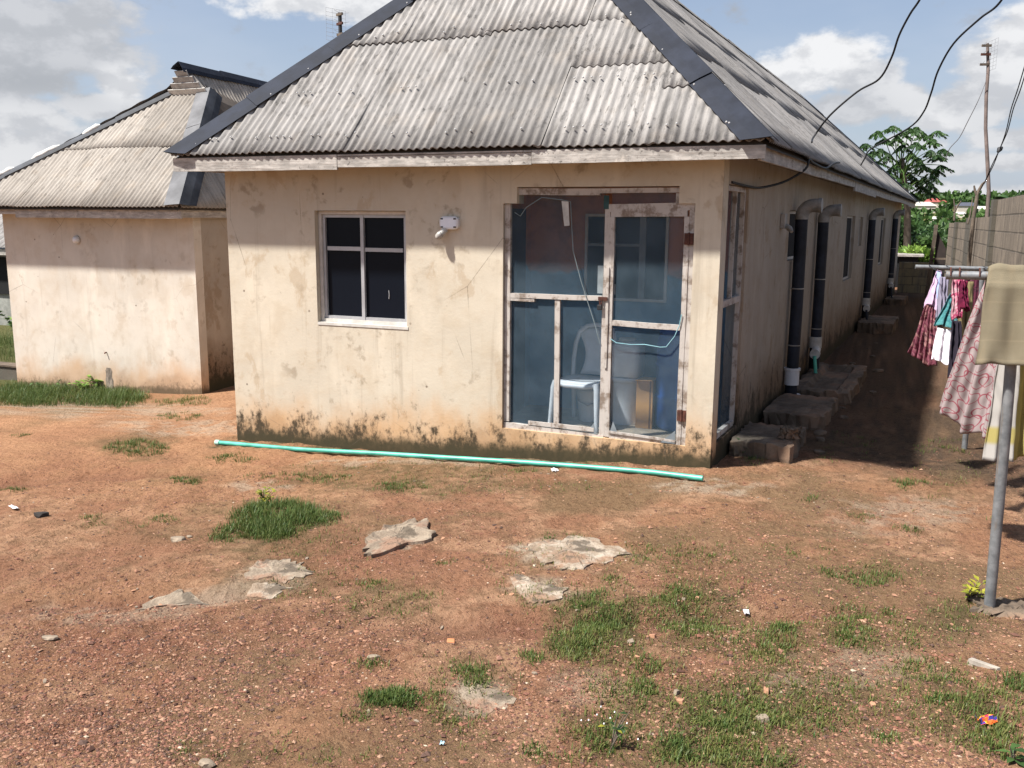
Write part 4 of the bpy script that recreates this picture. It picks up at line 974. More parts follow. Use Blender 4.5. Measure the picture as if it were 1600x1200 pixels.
# ================================================================ things on the porch
ch = thing('plastic_chair', 'white moulded plastic chair standing inside the netted porch', 'chair', (-1.27, .55, .165))
cx, cy, cz0, zs = -1.245, .50, .167, .60
def chf(x, y, z): return (cx+x*.98+.10*y, cy+y-.10*x, cz0+z)
mb = MB(); n = 8; vs = []
for j in range(n+1):
    for i in range(n+1):
        x = -.215+.43*i/n; y = -.21+.42*j/n; x *= (1-.10*j/n); z = .425-.02*math.cos(PI*(i/n-.5))*math.sin(PI*j/n)-.012*(j/n)
        if j == 0: z -= .018
        vs.append(chf(x, y, z))
mb.add(vs, [(j*(n+1)+i, j*(n+1)+i+1, (j+1)*(n+1)+i+1, (j+1)*(n+1)+i) for j in range(n) for i in range(n)], 0, True); mb.build('seat', MAT['white_plastic'], ch, solid=.012)
mb = MB(); mb.tube([chf(-.20, -.195, .40), chf(-.10, -.212, .385), chf(.10, -.212, .385), chf(.20, -.195, .40)], .022, 8); mb.build('apron', MAT['white_plastic'], ch)
for sx in (-1, 1):
    mb = MB(); mb.tube([chf(sx*.195, -.19, .415), chf(sx*.212, -.205, .36), chf(sx*.222, -.225, .16), chf(sx*.232, -.24, 0)], [.03, .027, .021, .017], 10); mb.build('leg', MAT['white_plastic'], ch)
    mb = MB(); mb.tube([chf(sx*.185, .19, .41), chf(sx*.20, .22, .30), chf(sx*.215, .26, 0)], [.028, .024, .018], 10); mb.build('leg', MAT['white_plastic'], ch)
arc = [chf(-.195, .18, .40), chf(-.205, .215, .56), chf(-.20, .245, .70), chf(-.17, .262, .81), chf(-.10, .275, .868), chf(0, .28, .885), chf(.10, .275, .868), chf(.17, .262, .81), chf(.20, .245, .70), chf(.205, .215, .56), chf(.195, .18, .40)]
mb = MB(); mb.tube(arc, .021, 10); mb.build('back_frame', MAT['white_plastic'], ch)
mb = MB(); vs = []
for j in range(10):
    t_ = j/9; z = .43+.43*t_; w = .125-.045*math.sin(PI*min(1, t_*1.25))+(.05*t_*t_)
    y = .185+.10*t_
    for i in range(7): q = -1+2*i/6; vs.append(chf(q*w, y+.02*(1-q*q), z))
mb.add(vs, [(j*7+i, j*7+i+1, j*7+8+i, j*7+7+i) for j in range(9) for i in range(6)], 0, True); mb.build('back_splat', MAT['white_plastic'], ch, solid=.01)
def bucket(name, label, c, r0, r1, h, m_, lid=True, sq=None):
    t_ = thing(name, label, 'bucket', c)
    MB().lathe(c, [(r0, 0), (r0*1.01, .01), (r1*.985, h*.9), (r1, h*.93), (r1, h)], 28, sq=sq).build('body', m_, t_)
    if lid: MB().lathe((c[0], c[1], c[2]+h), [(r1*1.06, -.03), (r1*1.06, .008), (r1*1.0, .016), (r1*.9, .01)], 28, sq=sq).build('lid', m_, t_)
    return t_
b_ = bucket('paint_bucket', 'white bucket pushed underneath the plastic chair', (-1.235, .72, .165), .115, .145, .30, MAT['white_plastic'], False)
MB().tube([(-1.38, .70, .43), (-1.33, .60, .36), (-1.235, .565, .33), (-1.14, .60, .36), (-1.09, .70, .43)], .006, 6).build('handle', MAT['alu'], b_)
bucket('storage_bucket', 'round white bucket on the porch floor, under the square container', (-.915, .74, .165), .13, .145, .42, MAT['white_plastic'])
t_ = thing('water_container', 'square white lidded container standing on the round white bucket', 'container', (-.915, .74, .605))
MB().lathe((-.915, .74, .605), [(.13, 0), (.142, .015), (.145, .27), (.135, .30), (.09, .315)], 32, sq=5).build('body', MAT['white_plastic'], t_)
MB().lathe((-.915, .74, .915), [(.08, 0), (.08, .03), (.07, .036)], 24).build('cap', MAT['dusty_white'], t_)
t_ = thing('cardboard_box', 'tall brown cardboard box between the white bucket and blue drum', 'box', (-.70, .62, .165))
MB().box(-.775, -.625, .56, .76, .166, .60).build('carton', MAT['cardboard'], t_); mb = MB(); mb.add([(-.776, .558, .60), (-.624, .558, .60), (-.62, .50, .615), (-.78, .52, .605)], [(0, 1, 2, 3)]); mb.build('flap', MAT['cardboard'], t_, solid=.004)
MB().box(-.655, -.64, .5585, .5598, .17, .6).build('seam', simple('dark_seam', (.2, .10, .04), .9), t_)
t_ = thing('blue_drum', 'tall blue plastic drum in the right corner of the porch', 'drum', (-.40, .72, .165))
MB().lathe((-.40, .72, .166), [(.20, 0), (.225, .03), (.23, .28), (.242, .30), (.23, .32), (.232, .56), (.244, .58), (.232, .60), (.228, .80), (.20, .86), (.12, .875)], 32).build('shell', MAT['blue_drum'], t_)
MB().lathe((-.40, .72, 1.035), [(.205, -.02), (.215, .0), (.21, .03), (.15, .035)], 32).build('lid', MAT['blue_drum'], t_)
t_ = tag(MB().tube([(-1.745, .03, 2.06), (-1.69, .02, 2.03), (-1.64, .02, 2.10), (-1.5, .02, 2.185), (-1.32, .02, 2.165), (-1.245, .02, 2.15), (-1.235, .02, 2.0), (-1.215, .02, 1.75), (-1.14, .02, 1.5), (-1.09, .02, 1.36), (-1.02, .02, 1.17), (-.96, .02, .98)], .0032, 6).build('hanging_wire', MAT['cord'], None, loc=(-1.745, .03, 2.06)), 'thin pale wire sagging across the upper left porch net', 'wire')
t_ = tag(MB().tube([(-.87, .012, 1.03), (-.82, .01, 1.0), (-.70, .01, .992), (-.58, .01, 1.0), (-.45, .01, .985), (-.40, .012, .99), (-.335, .012, 1.08), (-.30, .012, 1.17), (-.285, .012, 1.26)], .0038, 6).build('door_string', MAT['string'], None, loc=(-.87, .012, 1.03)), 'cyan string tied across the lower half of the screen door', 'string')

# green pipe lying along the front wall
pts = [G(340, 697), G(470, 706), G(600, 714), G(720, 721), G(830, 729), G(930, 737), G(1020, 745), G(1098, 753)]
pts = [(p[0], p[1], float(gh(p[0], p[1]))+.028) for p in pts]
gp = thing('garden_pipe', 'long pale green plastic pipe lying on the soil in front of the porch', 'pipe', pts[0])
MB().tube(pts, .0215, 14).build('tube', MAT['teal_pipe'], gp)
q0, q1 = np.array(pts[0]), np.array(pts[1]); MB().tube([q0-(q1-q0)*.018, q0+(q1-q0)*.03], .027, 14).build('socket', simple('pale_green_socket', (.36, .55, .45), .5), gp)

# ================================================================ ground cover
def gz(x, y): return float(gh(x, y))
# loose gravel: thousands of grains nobody could count
def gravel():
    N = 150000
    # denser near the camera, spread over the visible yard
    u = RNG.uniform(-30, 1630, N*2); v = 690+520*RNG.uniform(0, 1, N*2)**.75
    P = Gv(u[:N], v[:N])
    x, y = P[:, 0], P[:, 1]
    d = .27+1.5*(fbm(x, y, 1.3, 4, 90)-.45)+.75*pmask(x, y, RED, .8, 2)-.3*pmask(x, y, MOSS, .8, 1)
    keep = (RNG.uniform(0, 1, N) < d) & ~((y > -.02) & (x < .02) & (x > -4.8))
    x, y = x[keep], y[keep]; n = len(x); z = gh(x, y)
    sz = .0022+.0062*RNG.uniform(0, 1, n)**3+np.where(RNG.uniform(0, 1, n) < .012, .008, 0)
    base = np.array([[1, 0, 0], [0, 1, 0], [-1, 0, 0], [0, -1, 0], [0, 0, .75], [0, 0, -.6]], float)
    tri = np.array([[0, 1, 4], [1, 2, 4], [2, 3, 4], [3, 0, 4], [1, 0, 5], [2, 1, 5], [3, 2, 5], [0, 3, 5]])
    th = RNG.uniform(0, 2*PI, n); B = base[None]*(1+RNG.uniform(-.45, .45, (n, 6, 3)))
    B = B*sz[:, None, None]*np.stack([RNG.uniform(.7, 1.5, n), np.ones(n), RNG.uniform(.5, 1, n)], 1)[:, None, :]
    X_ = B[:, :, 0]*np.cos(th)[:, None]-B[:, :, 1]*np.sin(th)[:, None]; Y_ = B[:, :, 0]*np.sin(th)[:, None]+B[:, :, 1]*np.cos(th)[:, None]
    V = np.stack([X_+x[:, None], Y_+y[:, None], B[:, :, 2]+(z+sz*.25)[:, None]], 2).reshape(-1, 3)
    T = (tri[None]+(np.arange(n)*6)[:, None, None]).reshape(-1, 3)
    pal = np.array([[.19, .08, .05], [.27, .14, .085], [.10, .045, .03], [.32, .19, .12], [.09, .05, .036], [.42, .33, .24], [.24, .12, .08]])
    c = pal[RNG.choice(len(pal), n, p=[.27, .24, .20, .07, .14, .01, .07])]*RNG.uniform(.8, 1.2, (n, 1))
    def fn(t): C_(t, t.attr('Col')); RG(t, .95)
    o = np_obj('gravel', V, None, T, material('gravel_grains', fn), col=np.repeat(c, 6, 0)); tag(o, 'loose reddish gravel and grit scattered over the yard', 'gravel', kind='stuff')
gravel()

GRASS = [  # u, v, half-w, half-h (px), blades, height m, yellowness
    (432, 808, 62, 26, 1900, .115, .12), (390, 828, 55, 14, 600, .07, .2), (500, 812, 34, 12, 420, .07, .12), (345, 842, 20, 6, 140, .06, .2), (420, 830, 40, 14, 500, .08, .2),
    (100, 616, 125, 16, 4600, .21, .12), (30, 620, 60, 14, 1600, .2, .1), (180, 622, 48, 14, 1500, .16, .15), (285, 626, 50, 9, 420, .08, .6), (215, 700, 50, 12, 700, .075, .18), (280, 653, 38, 7, 260, .06, .3),
    (290, 750, 32, 7, 240, .05, .2), (362, 716, 42, 6, 260, .05, .25), (30, 764, 26, 4, 90, .05, .2), (30, 680, 14, 3, 60, .05, .2), (265, 812, 25, 6, 120, .04, .3), (140, 811, 14, 4, 60, .05, .2), (190, 820, 60, 8, 90, .04, .3),
    (625, 763, 45, 8, 320, .045, .2), (500, 745, 50, 7, 200, .05, .25), (440, 745, 60, 6, 150, .05, .3), (570, 912, 26, 6, 90, .04, .5), (700, 878, 16, 4, 50, .035, .3),
    (610, 1095, 44, 12, 620, .055, .1), (575, 1040, 20, 5, 80, .05, .3), (680, 1085, 12, 6, 50, .04, .2), (560, 1120, 20, 5, 60, .04, .4),
    (915, 965, 44, 44, 440, .07, .3), (900, 1005, 38, 20, 300, .05, .3), (950, 965, 26, 20, 220, .06, .2), (1000, 950, 40, 12, 160, .05, .35), (960, 905, 16, 5, 70, .04, .3), (830, 1025, 16, 10, 130, .045, .3),
    (1065, 945, 50, 20, 360, .05, .35), (1090, 975, 50, 22, 300, .05, .4), (1060, 920, 20, 8, 100, .05, .3), (1200, 1000, 45, 25, 240, .05, .4), (1225, 985, 12, 8, 90, .05, .1), (1330, 960, 40, 24, 200, .05, .35), (1325, 995, 30, 18, 220, .05, .25), (1300, 895, 18, 6, 80, .05, .25),
    (1360, 902, 45, 16, 260, .05, .3), (1385, 955, 14, 5, 60, .04, .3), (740, 1050, 22, 14, 120, .06, .2), (745, 1068, 16, 6, 70, .05, .25), (1012, 1040, 16, 16, 90, .07, .25), (1005, 1080, 30, 12, 120, .05, .35), (980, 1080, 60, 25, 200, .05, .45),
    (1155, 1110, 70, 26, 330, .05, .35), (1080, 1170, 64, 28, 280, .05, .4), (1060, 1175, 16, 16, 120, .07, .1), (1170, 1165, 65, 28, 190, .05, .55), (1260, 1125, 80, 22, 300, .045, .6), (1380, 1155, 12, 6, 60, .04, .2), (1130, 1130, 40, 12, 220, .05, .2),
    (1475, 1060, 40, 16, 160, .05, .35), (1485, 1095, 40, 14, 200, .05, .3), (1440, 1040, 30, 8, 90, .05, .35), (1590, 1068, 24, 12, 170, .06, .15), (1550, 1120, 50, 40, 420, .06, .6), (1560, 1170, 40, 20, 150, .06, .5), (1420, 1000, 14, 14, 60, .05, .4),
    (1060, 870, 90, 24, 260, .04, .55), (1250, 860, 60, 16, 110, .04, .5), (1420, 757, 26, 8, 160, .06, .2), (1470, 700, 40, 20, 140, .06, .35), (1345, 810, 20, 5, 60, .04, .3), (1270, 780, 10, 6, 50, .05, .15), (1415, 832, 20, 6, 70, .05, .2),
    (880, 842, 40, 6, 90, .045, .3), (820, 735, 80, 5, 110, .035, .45), (560, 694, 160, 4, 240, .05, .35), (440, 684, 30, 6, 120, .07, .2), (740, 705, 80, 4, 140, .04, .35), (945, 725, 90, 4, 90, .04, .5),
    (540, 1180, 60, 18, 60, .03, .6), (310, 1170, 90, 20, 60, .03, .6), (945, 1150, 35, 20, 160, .07, .35), (1190, 1190, 60, 10, 140, .05, .3), (840, 1170, 10, 6, 40, .04, .2), (850, 1185, 40, 10, 70, .04, .3),
    (10, 545, 30, 18, 500, .4, .1), (1320, 700, 60, 30, 120, .04, .4), (1180, 720, 20, 6, 80, .05, .3)]
def grass():
    VV = []; QQ = []; TT = []; CC = []; nb = 0
    def blades(x, y, hgt, yel):
        nonlocal nb
        n = len(x); z = gh(x, y)-.004
        a = RNG.uniform(0, 2*PI, n); L = hgt*RNG.uniform(.35, 1.2, n); lean = RNG.uniform(.15, 1.15, n); w = RNG.uniform(.0011, .0030, n)
        dx, dy = np.cos(a), np.sin(a); px, py = -dy, dx
        P0 = np.stack([x, y, z], 1)
        h1 = L*.5*np.cos(lean*.5); o1 = L*.5*np.sin(lean*.5); h2 = h1+L*.5*np.cos(lean*1.25); o2 = o1+L*.5*np.sin(lean*1.25)
        m = P0+np.stack([dx*o1, dy*o1, h1], 1); tp = P0+np.stack([dx*o2, dy*o2, np.maximum(h2, .004)], 1); pw = np.stack([px, py, np.zeros(n)], 1)
        V = np.stack([P0-pw*w[:, None], P0+pw*w[:, None], m+pw*w[:, None]*.8, m-pw*w[:, None]*.8, tp], 1).reshape(-1, 3)
        i = (np.arange(n)*5)[:, None]+nb*5
        QQ.append(i+np.array([[0, 1, 2, 3]])); TT.append(i+np.array([[3, 2, 4]])); VV.append(V)
        c = np.clip(RNG.uniform(0, .55, n)+yel*RNG.uniform(0, 1.2, n), 0, 1); CC.append(np.repeat(np.stack([c, c, c], 1), 5, 0)); nb += n
    for (u, v, du, dv, n, h, yel) in GRASS:
        c = G(u, v); a = G(u+du, v)-c; b = G(u, v-dv)-c
        n = int(n*2.0); k = max(4, n//16)      # blades stand in small tufts
        tr = np.sqrt(RNG.uniform(0, 1, k)); ta = RNG.uniform(0, 2*PI, k)
        tx = c[0]+a[0]*tr*np.cos(ta)+b[0]*tr*np.sin(ta); ty = c[1]+a[1]*tr*np.cos(ta)+b[1]*tr*np.sin(ta)
        s_ = RNG.choice(k, n); dens = .026+.28*h
        x = tx[s_]+RNG.normal(0, dens, n)*RNG.uniform(.3, 1, n); y = ty[s_]+RNG.normal(0, dens, n)*RNG.uniform(.3, 1, n)
        ok = ~((y > -.03) & (x < .03) & (x > -4.8))
        blades(x[ok], y[ok], h*(1-.35*tr[s_][ok]), yel)
    # stray sprigs over the mossy ground
    N = 26000; u = RNG.uniform(420, 1620, N); v = 720+480*RNG.uniform(0, 1, N)
    P = Gv(u, v); mk = pmask(P[:, 0], P[:, 1], MOSS, .8, 1)*(.2+fbm(P[:, 0], P[:, 1], 3, 3, 8))
    ok = (RNG.uniform(0, 1, N) < mk*.9) & ~((P[:, 1] > -.03) & (P[:, 0] < .03)); P = P[ok]; k = len(P)
    s_ = np.repeat(np.arange(k), 5); x = P[s_, 0]+RNG.normal(0, .022, k*5); y = P[s_, 1]+RNG.normal(0, .022, k*5); blades(x, y, .034, .75)
    o = np_obj('grass', np.concatenate(VV), np.concatenate(QQ), np.concatenate(TT), MAT['grass'], col=np.concatenate(CC)); tag(o, 'green grass growing in tufts and sparse sprigs over the bare yard', 'grass', kind='stuff')
grass()

# leafy plants -------------------------------------------------
def leaf_quads(mb, c, d, up, L, w, col, bend=.25):
    c = np.array(c, float); d = norm(d); up = np.array(up, float); s = np.cross(d, up); s = norm(s) if np.linalg.norm(s) > 1e-6 else np.array([1., 0, 0]); n = np.cross(s, d)
    p = [c, c+d*L*.45+s*w/2+n*L*bend*.25, c+d*L*.45-s*w/2+n*L*bend*.25, c+d*L-n*L*bend*.35, c+d*L*.5+n*L*bend*.12]
    mb.add(p, [(0, 1, 4), (0, 4, 2), (1, 3, 4), (4, 3, 2)], 0, False, col)
def weed(name, label, cat, p, h, r, n, L, w, m_, seed, stems=5):
    rr = random.Random(seed); p = np.array([p[0], p[1], gz(p[0], p[1])]); t_ = thing(name, label, cat, p); st = MB(); lf = MB()
    for k in range(stems):
        a = rr.uniform(0, 2*PI); e = p+np.array([math.cos(a)*r*rr.uniform(.3, 1), math.sin(a)*r*rr.uniform(.3, 1), h*rr.uniform(.55, 1)]); mid = (p+e)/2+np.array([0, 0, h*.12])
        st = MB(); st.tube([p, mid, e], [.004, .003, .0015], 5); st.build('stem', MAT['bark'], t_)
        for q in range(max(1, n//stems)):
            f = rr.uniform(.25, 1); c = p*(1-f)**2+2*mid*f*(1-f)+e*f*f; b = rr.uniform(0, 2*PI); cc = rr.random()
            leaf_quads(lf, c, (math.cos(b), math.sin(b), rr.uniform(-.1, .7)), (0, 0, 1), L*rr.uniform(.6, 1.2), w*rr.uniform(.7, 1.2), (cc, cc, cc))
    lf.build('foliage', MAT[m_], t_, attr=True); return t_
weed('leafy_weed', 'small yellow green weed growing on top of the thick grass tuft', 'weed', G(412, 792), .17, .10, 46, .055, .028, 'leaf_yellow', 1)
weed('leafy_weed', 'yellow green seedling weed at the foot of the grey clothesline post', 'weed', G(1512, 936), .11, .10, 50, .05, .026, 'leaf_yellow', 2, 7)
weed('leafy_weed', 'broad leaved green creeper in the grass against the smaller house', 'weed', G(140, 612), .22, .32, 110, .09, .06, 'leaf_bright', 3, 9)
weed('leafy_weed', 'low green creeper in the grass near the left edge of the smaller house', 'weed', G(80, 612), .15, .30, 70, .07, .045, 'leaf_mid', 4, 8)
weed('leafy_weed', 'single dark green seedling at the bottom right of the yard', 'weed', G(1582, 1192), .07, .03, 10, .06, .03, 'leaf_mid', 5, 3)
weed('leafy_weed', 'small green weed against the foot of the wall beside the long house corner', 'weed', G(424, 688), .12, .08, 40, .06, .022, 'leaf_mid', 6)
weed('leafy_weed', 'dark weed at the base of the concrete step', 'weed', SD(.62, .16, 0), .12, .14, 50, .06, .03, 'leaf_dark', 7, 6)
fw = weed('flowering_weed', 'sparse weed with tiny white flowers in the lower middle of the yard', 'weed', G(955, 1165), .15, .09, 12, .04, .02, 'leaf_dark', 8, 5)
wp = np.array(fw.location)
for k in range(9):
    a = random.uniform(0, 2*PI); q = wp+np.array([math.cos(a)*random.uniform(.02, .13), math.sin(a)*random.uniform(.02, .12), random.uniform(.08, .16)])
    MB().tube([q, q+np.array([0, 0, .004])], [.0034, .002], 6).build('flower', MAT['flower'], fw)
mb = MB(); leaf_quads(mb, wp+np.array([-.02, -.02, .10]), (-.7, -.5, .1), (0, 0, 1), .03, .018, (.6, .6, .6)); leaf_quads(mb, wp+np.array([.03, -.03, .10]), (.8, -.4, .0), (0, 0, 1), .026, .014, (.5, .5, .5)); mb.build('yellow_leaf', MAT['leaf_yellow'], fw, attr=True)
vine = weed('vine_patch', 'bright green climbing vines behind the left end of the smaller house', 'plant', (-12.3, 4.2), 1.25, .9, 900, .13, .10, 'leaf_bright', 9, 24)
weed('vine_patch', 'darker green vines under the window of the neighbour house', 'plant', (-13.9, 6.0), 1.7, 1.2, 900, .13, .10, 'leaf_mid', 10, 24)

# stones, chips and litter -------------------------------------
def rock(name, label, cat, p, sx, sy, sz, m_, seed, group=None, sub=2, rot=0, sink=.3):
    bm = bmesh.new(); bmesh.ops.create_icosphere(bm, subdivisions=sub, radius=1)
    for v in bm.verts:
        k = 1+.38*mnoise.noise(v.co*1.3+Vector((seed*3.1, seed, 0)))+.14*mnoise.noise(v.co*4+Vector((seed, 0, 5)))
        v.co *= k; v.co.z = max(-.6, min(v.co.z, .62+.1*mnoise.noise(v.co*3)))
        v.co = Vector((v.co.x*sx, v.co.y*sy, v.co.z*sz))
    me = bpy.data.meshes.new(name); bm.to_mesh(me); bm.free(); o = bpy.data.objects.new(name, me); COL.objects.link(o); mats(o, MAT[m_] if isinstance(m_, str) else m_)
    o.location = (p[0], p[1], gz(p[0], p[1])+sz*sink); o.rotation_euler = (0, 0, rot); return tag(o, label, cat, group)
MAT['stone'] = simple('buff_stone', (.28, .22, .16), .95, .4, 9, 0, .01); MAT['brick'] = simple('pale_brick_chip', (.42, .22, .13), .95, .3, 14, 0, .004); MAT['tile'] = simple('orange_tile', (.52, .21, .09), .7, .2, 10)
rock('stone', 'grey buff stone left of the thick grass tuft', 'stone', G(279, 843), .05, .035, .03, 'stone', 1, rot=.3)
rock('stone', 'small stone just right of the grey buff stone, left of the grass tuft', 'stone', G(296, 838), .022, .015, .012, 'stone', 2)
rock('stone', 'flat pale stone alone on the red soil at the lower left', 'stone', G(78, 996), .042, .024, .016, 'stone', 3, rot=.4)
rock('stone', 'thin pale stone above a small grass sprig left of the orange tile', 'stone', G(583, 1029), .030, .018, .012, 'stone', 4, rot=.6)
rock('stone', 'pale broken stone cut by the bottom edge of the photo', 'stone', G(322, 1194), .035, .02, .02, 'stone', 5)
rock('dark_scrap', 'dark curled scrap lying on the soil at the far left', 'scrap', G(66, 812), .05, .03, .035, simple('dark_rubber', (.03, .025, .022), .9), 6, rot=.5)
def slab(name, label, cat, p, pts, h, m_, rot=0, tilt=(0, 0), group=None):
    mb = MB(); n = len(pts); z = gz(p[0], p[1])
    lo = [(x*1.04, y*1.04, -.01) for x, y in pts]; hi = [(x*.97, y*.97, h) for x, y in pts]
    Mx = Matrix.Rotation(rot, 3, 'Z') @ Matrix.Rotation(tilt[0], 3, 'X') @ Matrix.Rotation(tilt[1], 3, 'Y')
    vs = [Mx @ Vector(q)+Vector((p[0], p[1], z+.004)) for q in lo+hi]
    mb.add(vs, [tuple(range(n, 2*n))]+[(i, (i+1) % n, n+(i+1) % n, n+i) for i in range(n)]+[tuple(range(n-1, -1, -1))])
    return tag(mb.build(name, MAT[m_] if isinstance(m_, str) else m_, None, loc=(p[0], p[1], z), bevel=.002), label, cat, group)
slab('tile_piece', 'bright orange square tile fragment on the bare soil', 'tile', G(704, 1000), [(-.018, -.018), (.02, -.016), (.018, .018), (-.017, .017)], .007, 'tile', .4, (.15, .1))
CH = [((1057, 1083), .018, 'thin pale brick chip above another chip at the lower right'), ((1062, 1095), .022, 'wedge of pale brick just below the thin chip, near the flowering weed'), ((1197, 1077), .020, 'upright wedge of pale brick casting a shadow'), ((1191, 1120), .030, 'largest pale brick chip, in the grass below the upright wedge'), ((1168, 1078), .013, 'sliver of pale brick left of the upright wedge'),
      ((1364, 1102), .014, 'small pale chip alone right of the yellowed grass'), ((985, 1003), .022, 'buff brick flake between grass tufts'), ((1020, 993), .018, 'buff flake right of the tallest grass tuft'), ((1090, 936), .018, 'flat pale chip in the grass below the cement crust'), ((1068, 936), .014, 'smaller flat chip left of the flat pale chip'), ((1225, 972), .012, 'pale chip in the middle right of the yard'),
      ((528, 972), .012, 'small pale chip above the orange tile to its left'), ((500, 1028), .010, 'small pink chip left of the thin pale stone'), ((1196, 839), .015, 'tan chip on the open soil right of the cement crust'), ((1055, 1060), .010, 'tiny tan chip above the pair of brick chips')]
for k, ((u, v), s_, lab) in enumerate(CH):
    rr = random.Random(k); m_ = 4+k % 2
    slab('brick_chip', lab, 'chip', G(u, v), [(s_*math.cos(2*PI*i/m_+.4)*rr.uniform(.75, 1.3), s_*.75*math.sin(2*PI*i/m_+.4)*rr.uniform(.75, 1.3)) for i in range(m_)], s_*.5, 'brick' if k % 3 else 'stone', rr.uniform(0, 3), (rr.uniform(-.3, .3), rr.uniform(-.3, .3)), 'broken brick chips in the yard')
for k, (s_, o_) in enumerate(RUB):
    q = SD(s_, o_, 0); w_ = .035+.05*((k*37) % 10)/10; rock('rubble_stone', 'rough dark lump of rubble on the alley floor beside the concrete slabs', 'stone', q, w_, w_*.7, w_*.5, 'concrete', 40+k, 'rubble beside the slabs', 2, k)
# nameless small stones
sp_ = None
for k in range(170):
    u = random.uniform(20, 1580); v = 760+430*random.random()
    if k > 54: u = random.uniform(480, 1180); v = 722+(u-480)*.055+random.uniform(-4, 26)
    if k > 95: bu, bv, bw, bh = random.choice([(880, 868, 110, 34), (620, 848, 80, 30), (430, 900, 90, 26), (270, 932, 90, 22), (840, 928, 70, 26), (1000, 1000, 120, 60)]); u = random.gauss(bu, bw*.6); v = random.gauss(bv, bh*.7)
    p = G(u, v); s_ = random.uniform(.006, .017) if k <= 95 else random.uniform(.005, .019)
    if k < 4: o = rock('pebble', 'small stone chip lying on the bare soil of the yard', 'pebble', p, .012, .009, .007, ['stone', 'brick', 'stone', 'brick'][k], 20+k, 'small stones strewn over the yard', 1); sp_ = (sp_ or [])+[o]
    else: o = sp_[k % 4].copy(); COL.objects.link(o)
    o.location = (p[0], p[1], gz(p[0], p[1])+.002); q = s_/.012; o.scale = (q, q*random.uniform(.6, 1), q*.8); o.rotation_euler = (random.uniform(-.3, .3), random.uniform(-.3, .3), random.uniform(0, 6))
# pale rock and cement crusts
def crust(name, label, cat, px, seed, h, m_, n=40):
    c = G(*px[0]); rim = [G(*q) for q in px[1:]]; K = len(rim); vs = []; J = 7; rr = np.random.RandomState(seed)
    for j in range(J):
        f = (0, .25, .5, .74, .92, .985, 1.0)[j]
        for i in range(n):
            t_ = i/n*K; a = int(t_); e = rim[a % K]+(rim[(a+1) % K]-rim[a % K])*(t_-a); p = c+(e-c)*f*(1+rr.uniform(-.05, .05)+.7*(fbm(np.array([math.cos(t_/K*6.28)*3.0]), np.array([math.sin(t_/K*6.28)*3.0]), 1.6, 3, seed)[0]-.5))
            r = fbm(np.array([p[0]]), np.array([p[1]]), 9, 4, seed)[0]
            z = gz(p[0], p[1])+h*.62*(.1+1.3*r)*(1 if j < J-2 else .85) - (0 if j < J-1 else h*1.6+.01); vs.append((p[0], p[1], z))
    fs_ = [(j*n+i, j*n+(i+1) % n, (j+1)*n+(i+1) % n, (j+1)*n+i) for j in range(J-1) for i in range(n)]
    o = MB().add([tuple(v) for v in vs], fs_, 0, False).build(name, m_, None, loc=(c[0], c[1], gz(c[0], c[1]))); return tag(o, label, cat)
def f_crust(c1, c2, c3):
    def fn(t):
        o = t.obj(); n = t.noise(o, 7, 6, .7); m_ = t.noise(o, 3, 5, .65); g = t.noise(o, 60, 4, .7)
        c = t.mix(t.ss(n, .38, .62), c1, c2); c = t.mix(t.m('MULTIPLY', t.ss(m_, .50, .60), .9), c, c3); c = t.mix(t.m('MULTIPLY', t.ss(t.noise(t.mapv(o, loc=(3, 1, 2)), 5, 6, .7), .52, .60), .85), c, (.085, .065, .045)); c = t.mix(t.m('MULTIPLY', t.ss(g, .55, .7), .4), c, tuple(v*.35 for v in c1))
        C_(t, c); RG(t, .96); NM(t, t.bump(t.m('ADD', n, g), .9, .012))
    return fn
m1 = material('flat_buff_rock', f_crust((.18, .135, .095), (.30, .24, .175), (.24, .14, .09))); m2 = material('pale_cement_crust', f_crust((.21, .15, .10), (.38, .32, .25), (.24, .14, .085)))
crust('rock_slab', 'flat pale rock slab showing through the soil below the green pipe', 'rock', [(622, 845), (560, 872), (572, 848), (600, 830), (640, 822), (668, 818), (672, 838), (684, 848), (640, 856), (590, 868)], 3, .060, m1)
crust('cement_crust', 'spread of pale crumbled cement crust in the middle of the yard', 'cement', [(890, 862), (820, 858), (850, 848), (900, 842), (940, 850), (990, 862), (960, 876), (930, 884), (905, 897), (870, 890), (850, 878)], 5, .020, m2)
crust('cement_crust', 'smaller pale cement crust left of the tall grass tuft', 'cement', [(840, 925), (795, 905), (812, 900), (835, 912), (890, 922), (880, 936), (850, 948), (815, 935)], 7, .022, m2)
crust('rock_slab', 'low flat buff rock slab left of the pale rock slab', 'rock', [(430, 893), (385, 900), (395, 880), (440, 872), (470, 880), (490, 892), (450, 906)], 9, .018, m1)
crust('rock_slab', 'narrow pale rock ledge on the left of the yard', 'rock', [(408, 915), (382, 918), (395, 910), (430, 908), (450, 912), (420, 922)], 11, .016, m2)
crust('rock_slab', 'dark ragged rock ledge in the soil left of the low flat slab', 'rock', [(265, 930), (205, 948), (235, 925), (290, 912), (330, 930), (300, 938), (250, 945)], 13, .014, m1)
crust('rock_slab', 'flat pale patch of rock near the bottom middle of the yard', 'rock', [(755, 1085), (715, 1075), (750, 1070), (800, 1080), (795, 1100), (760, 1112), (735, 1098)], 15, .010, m1)
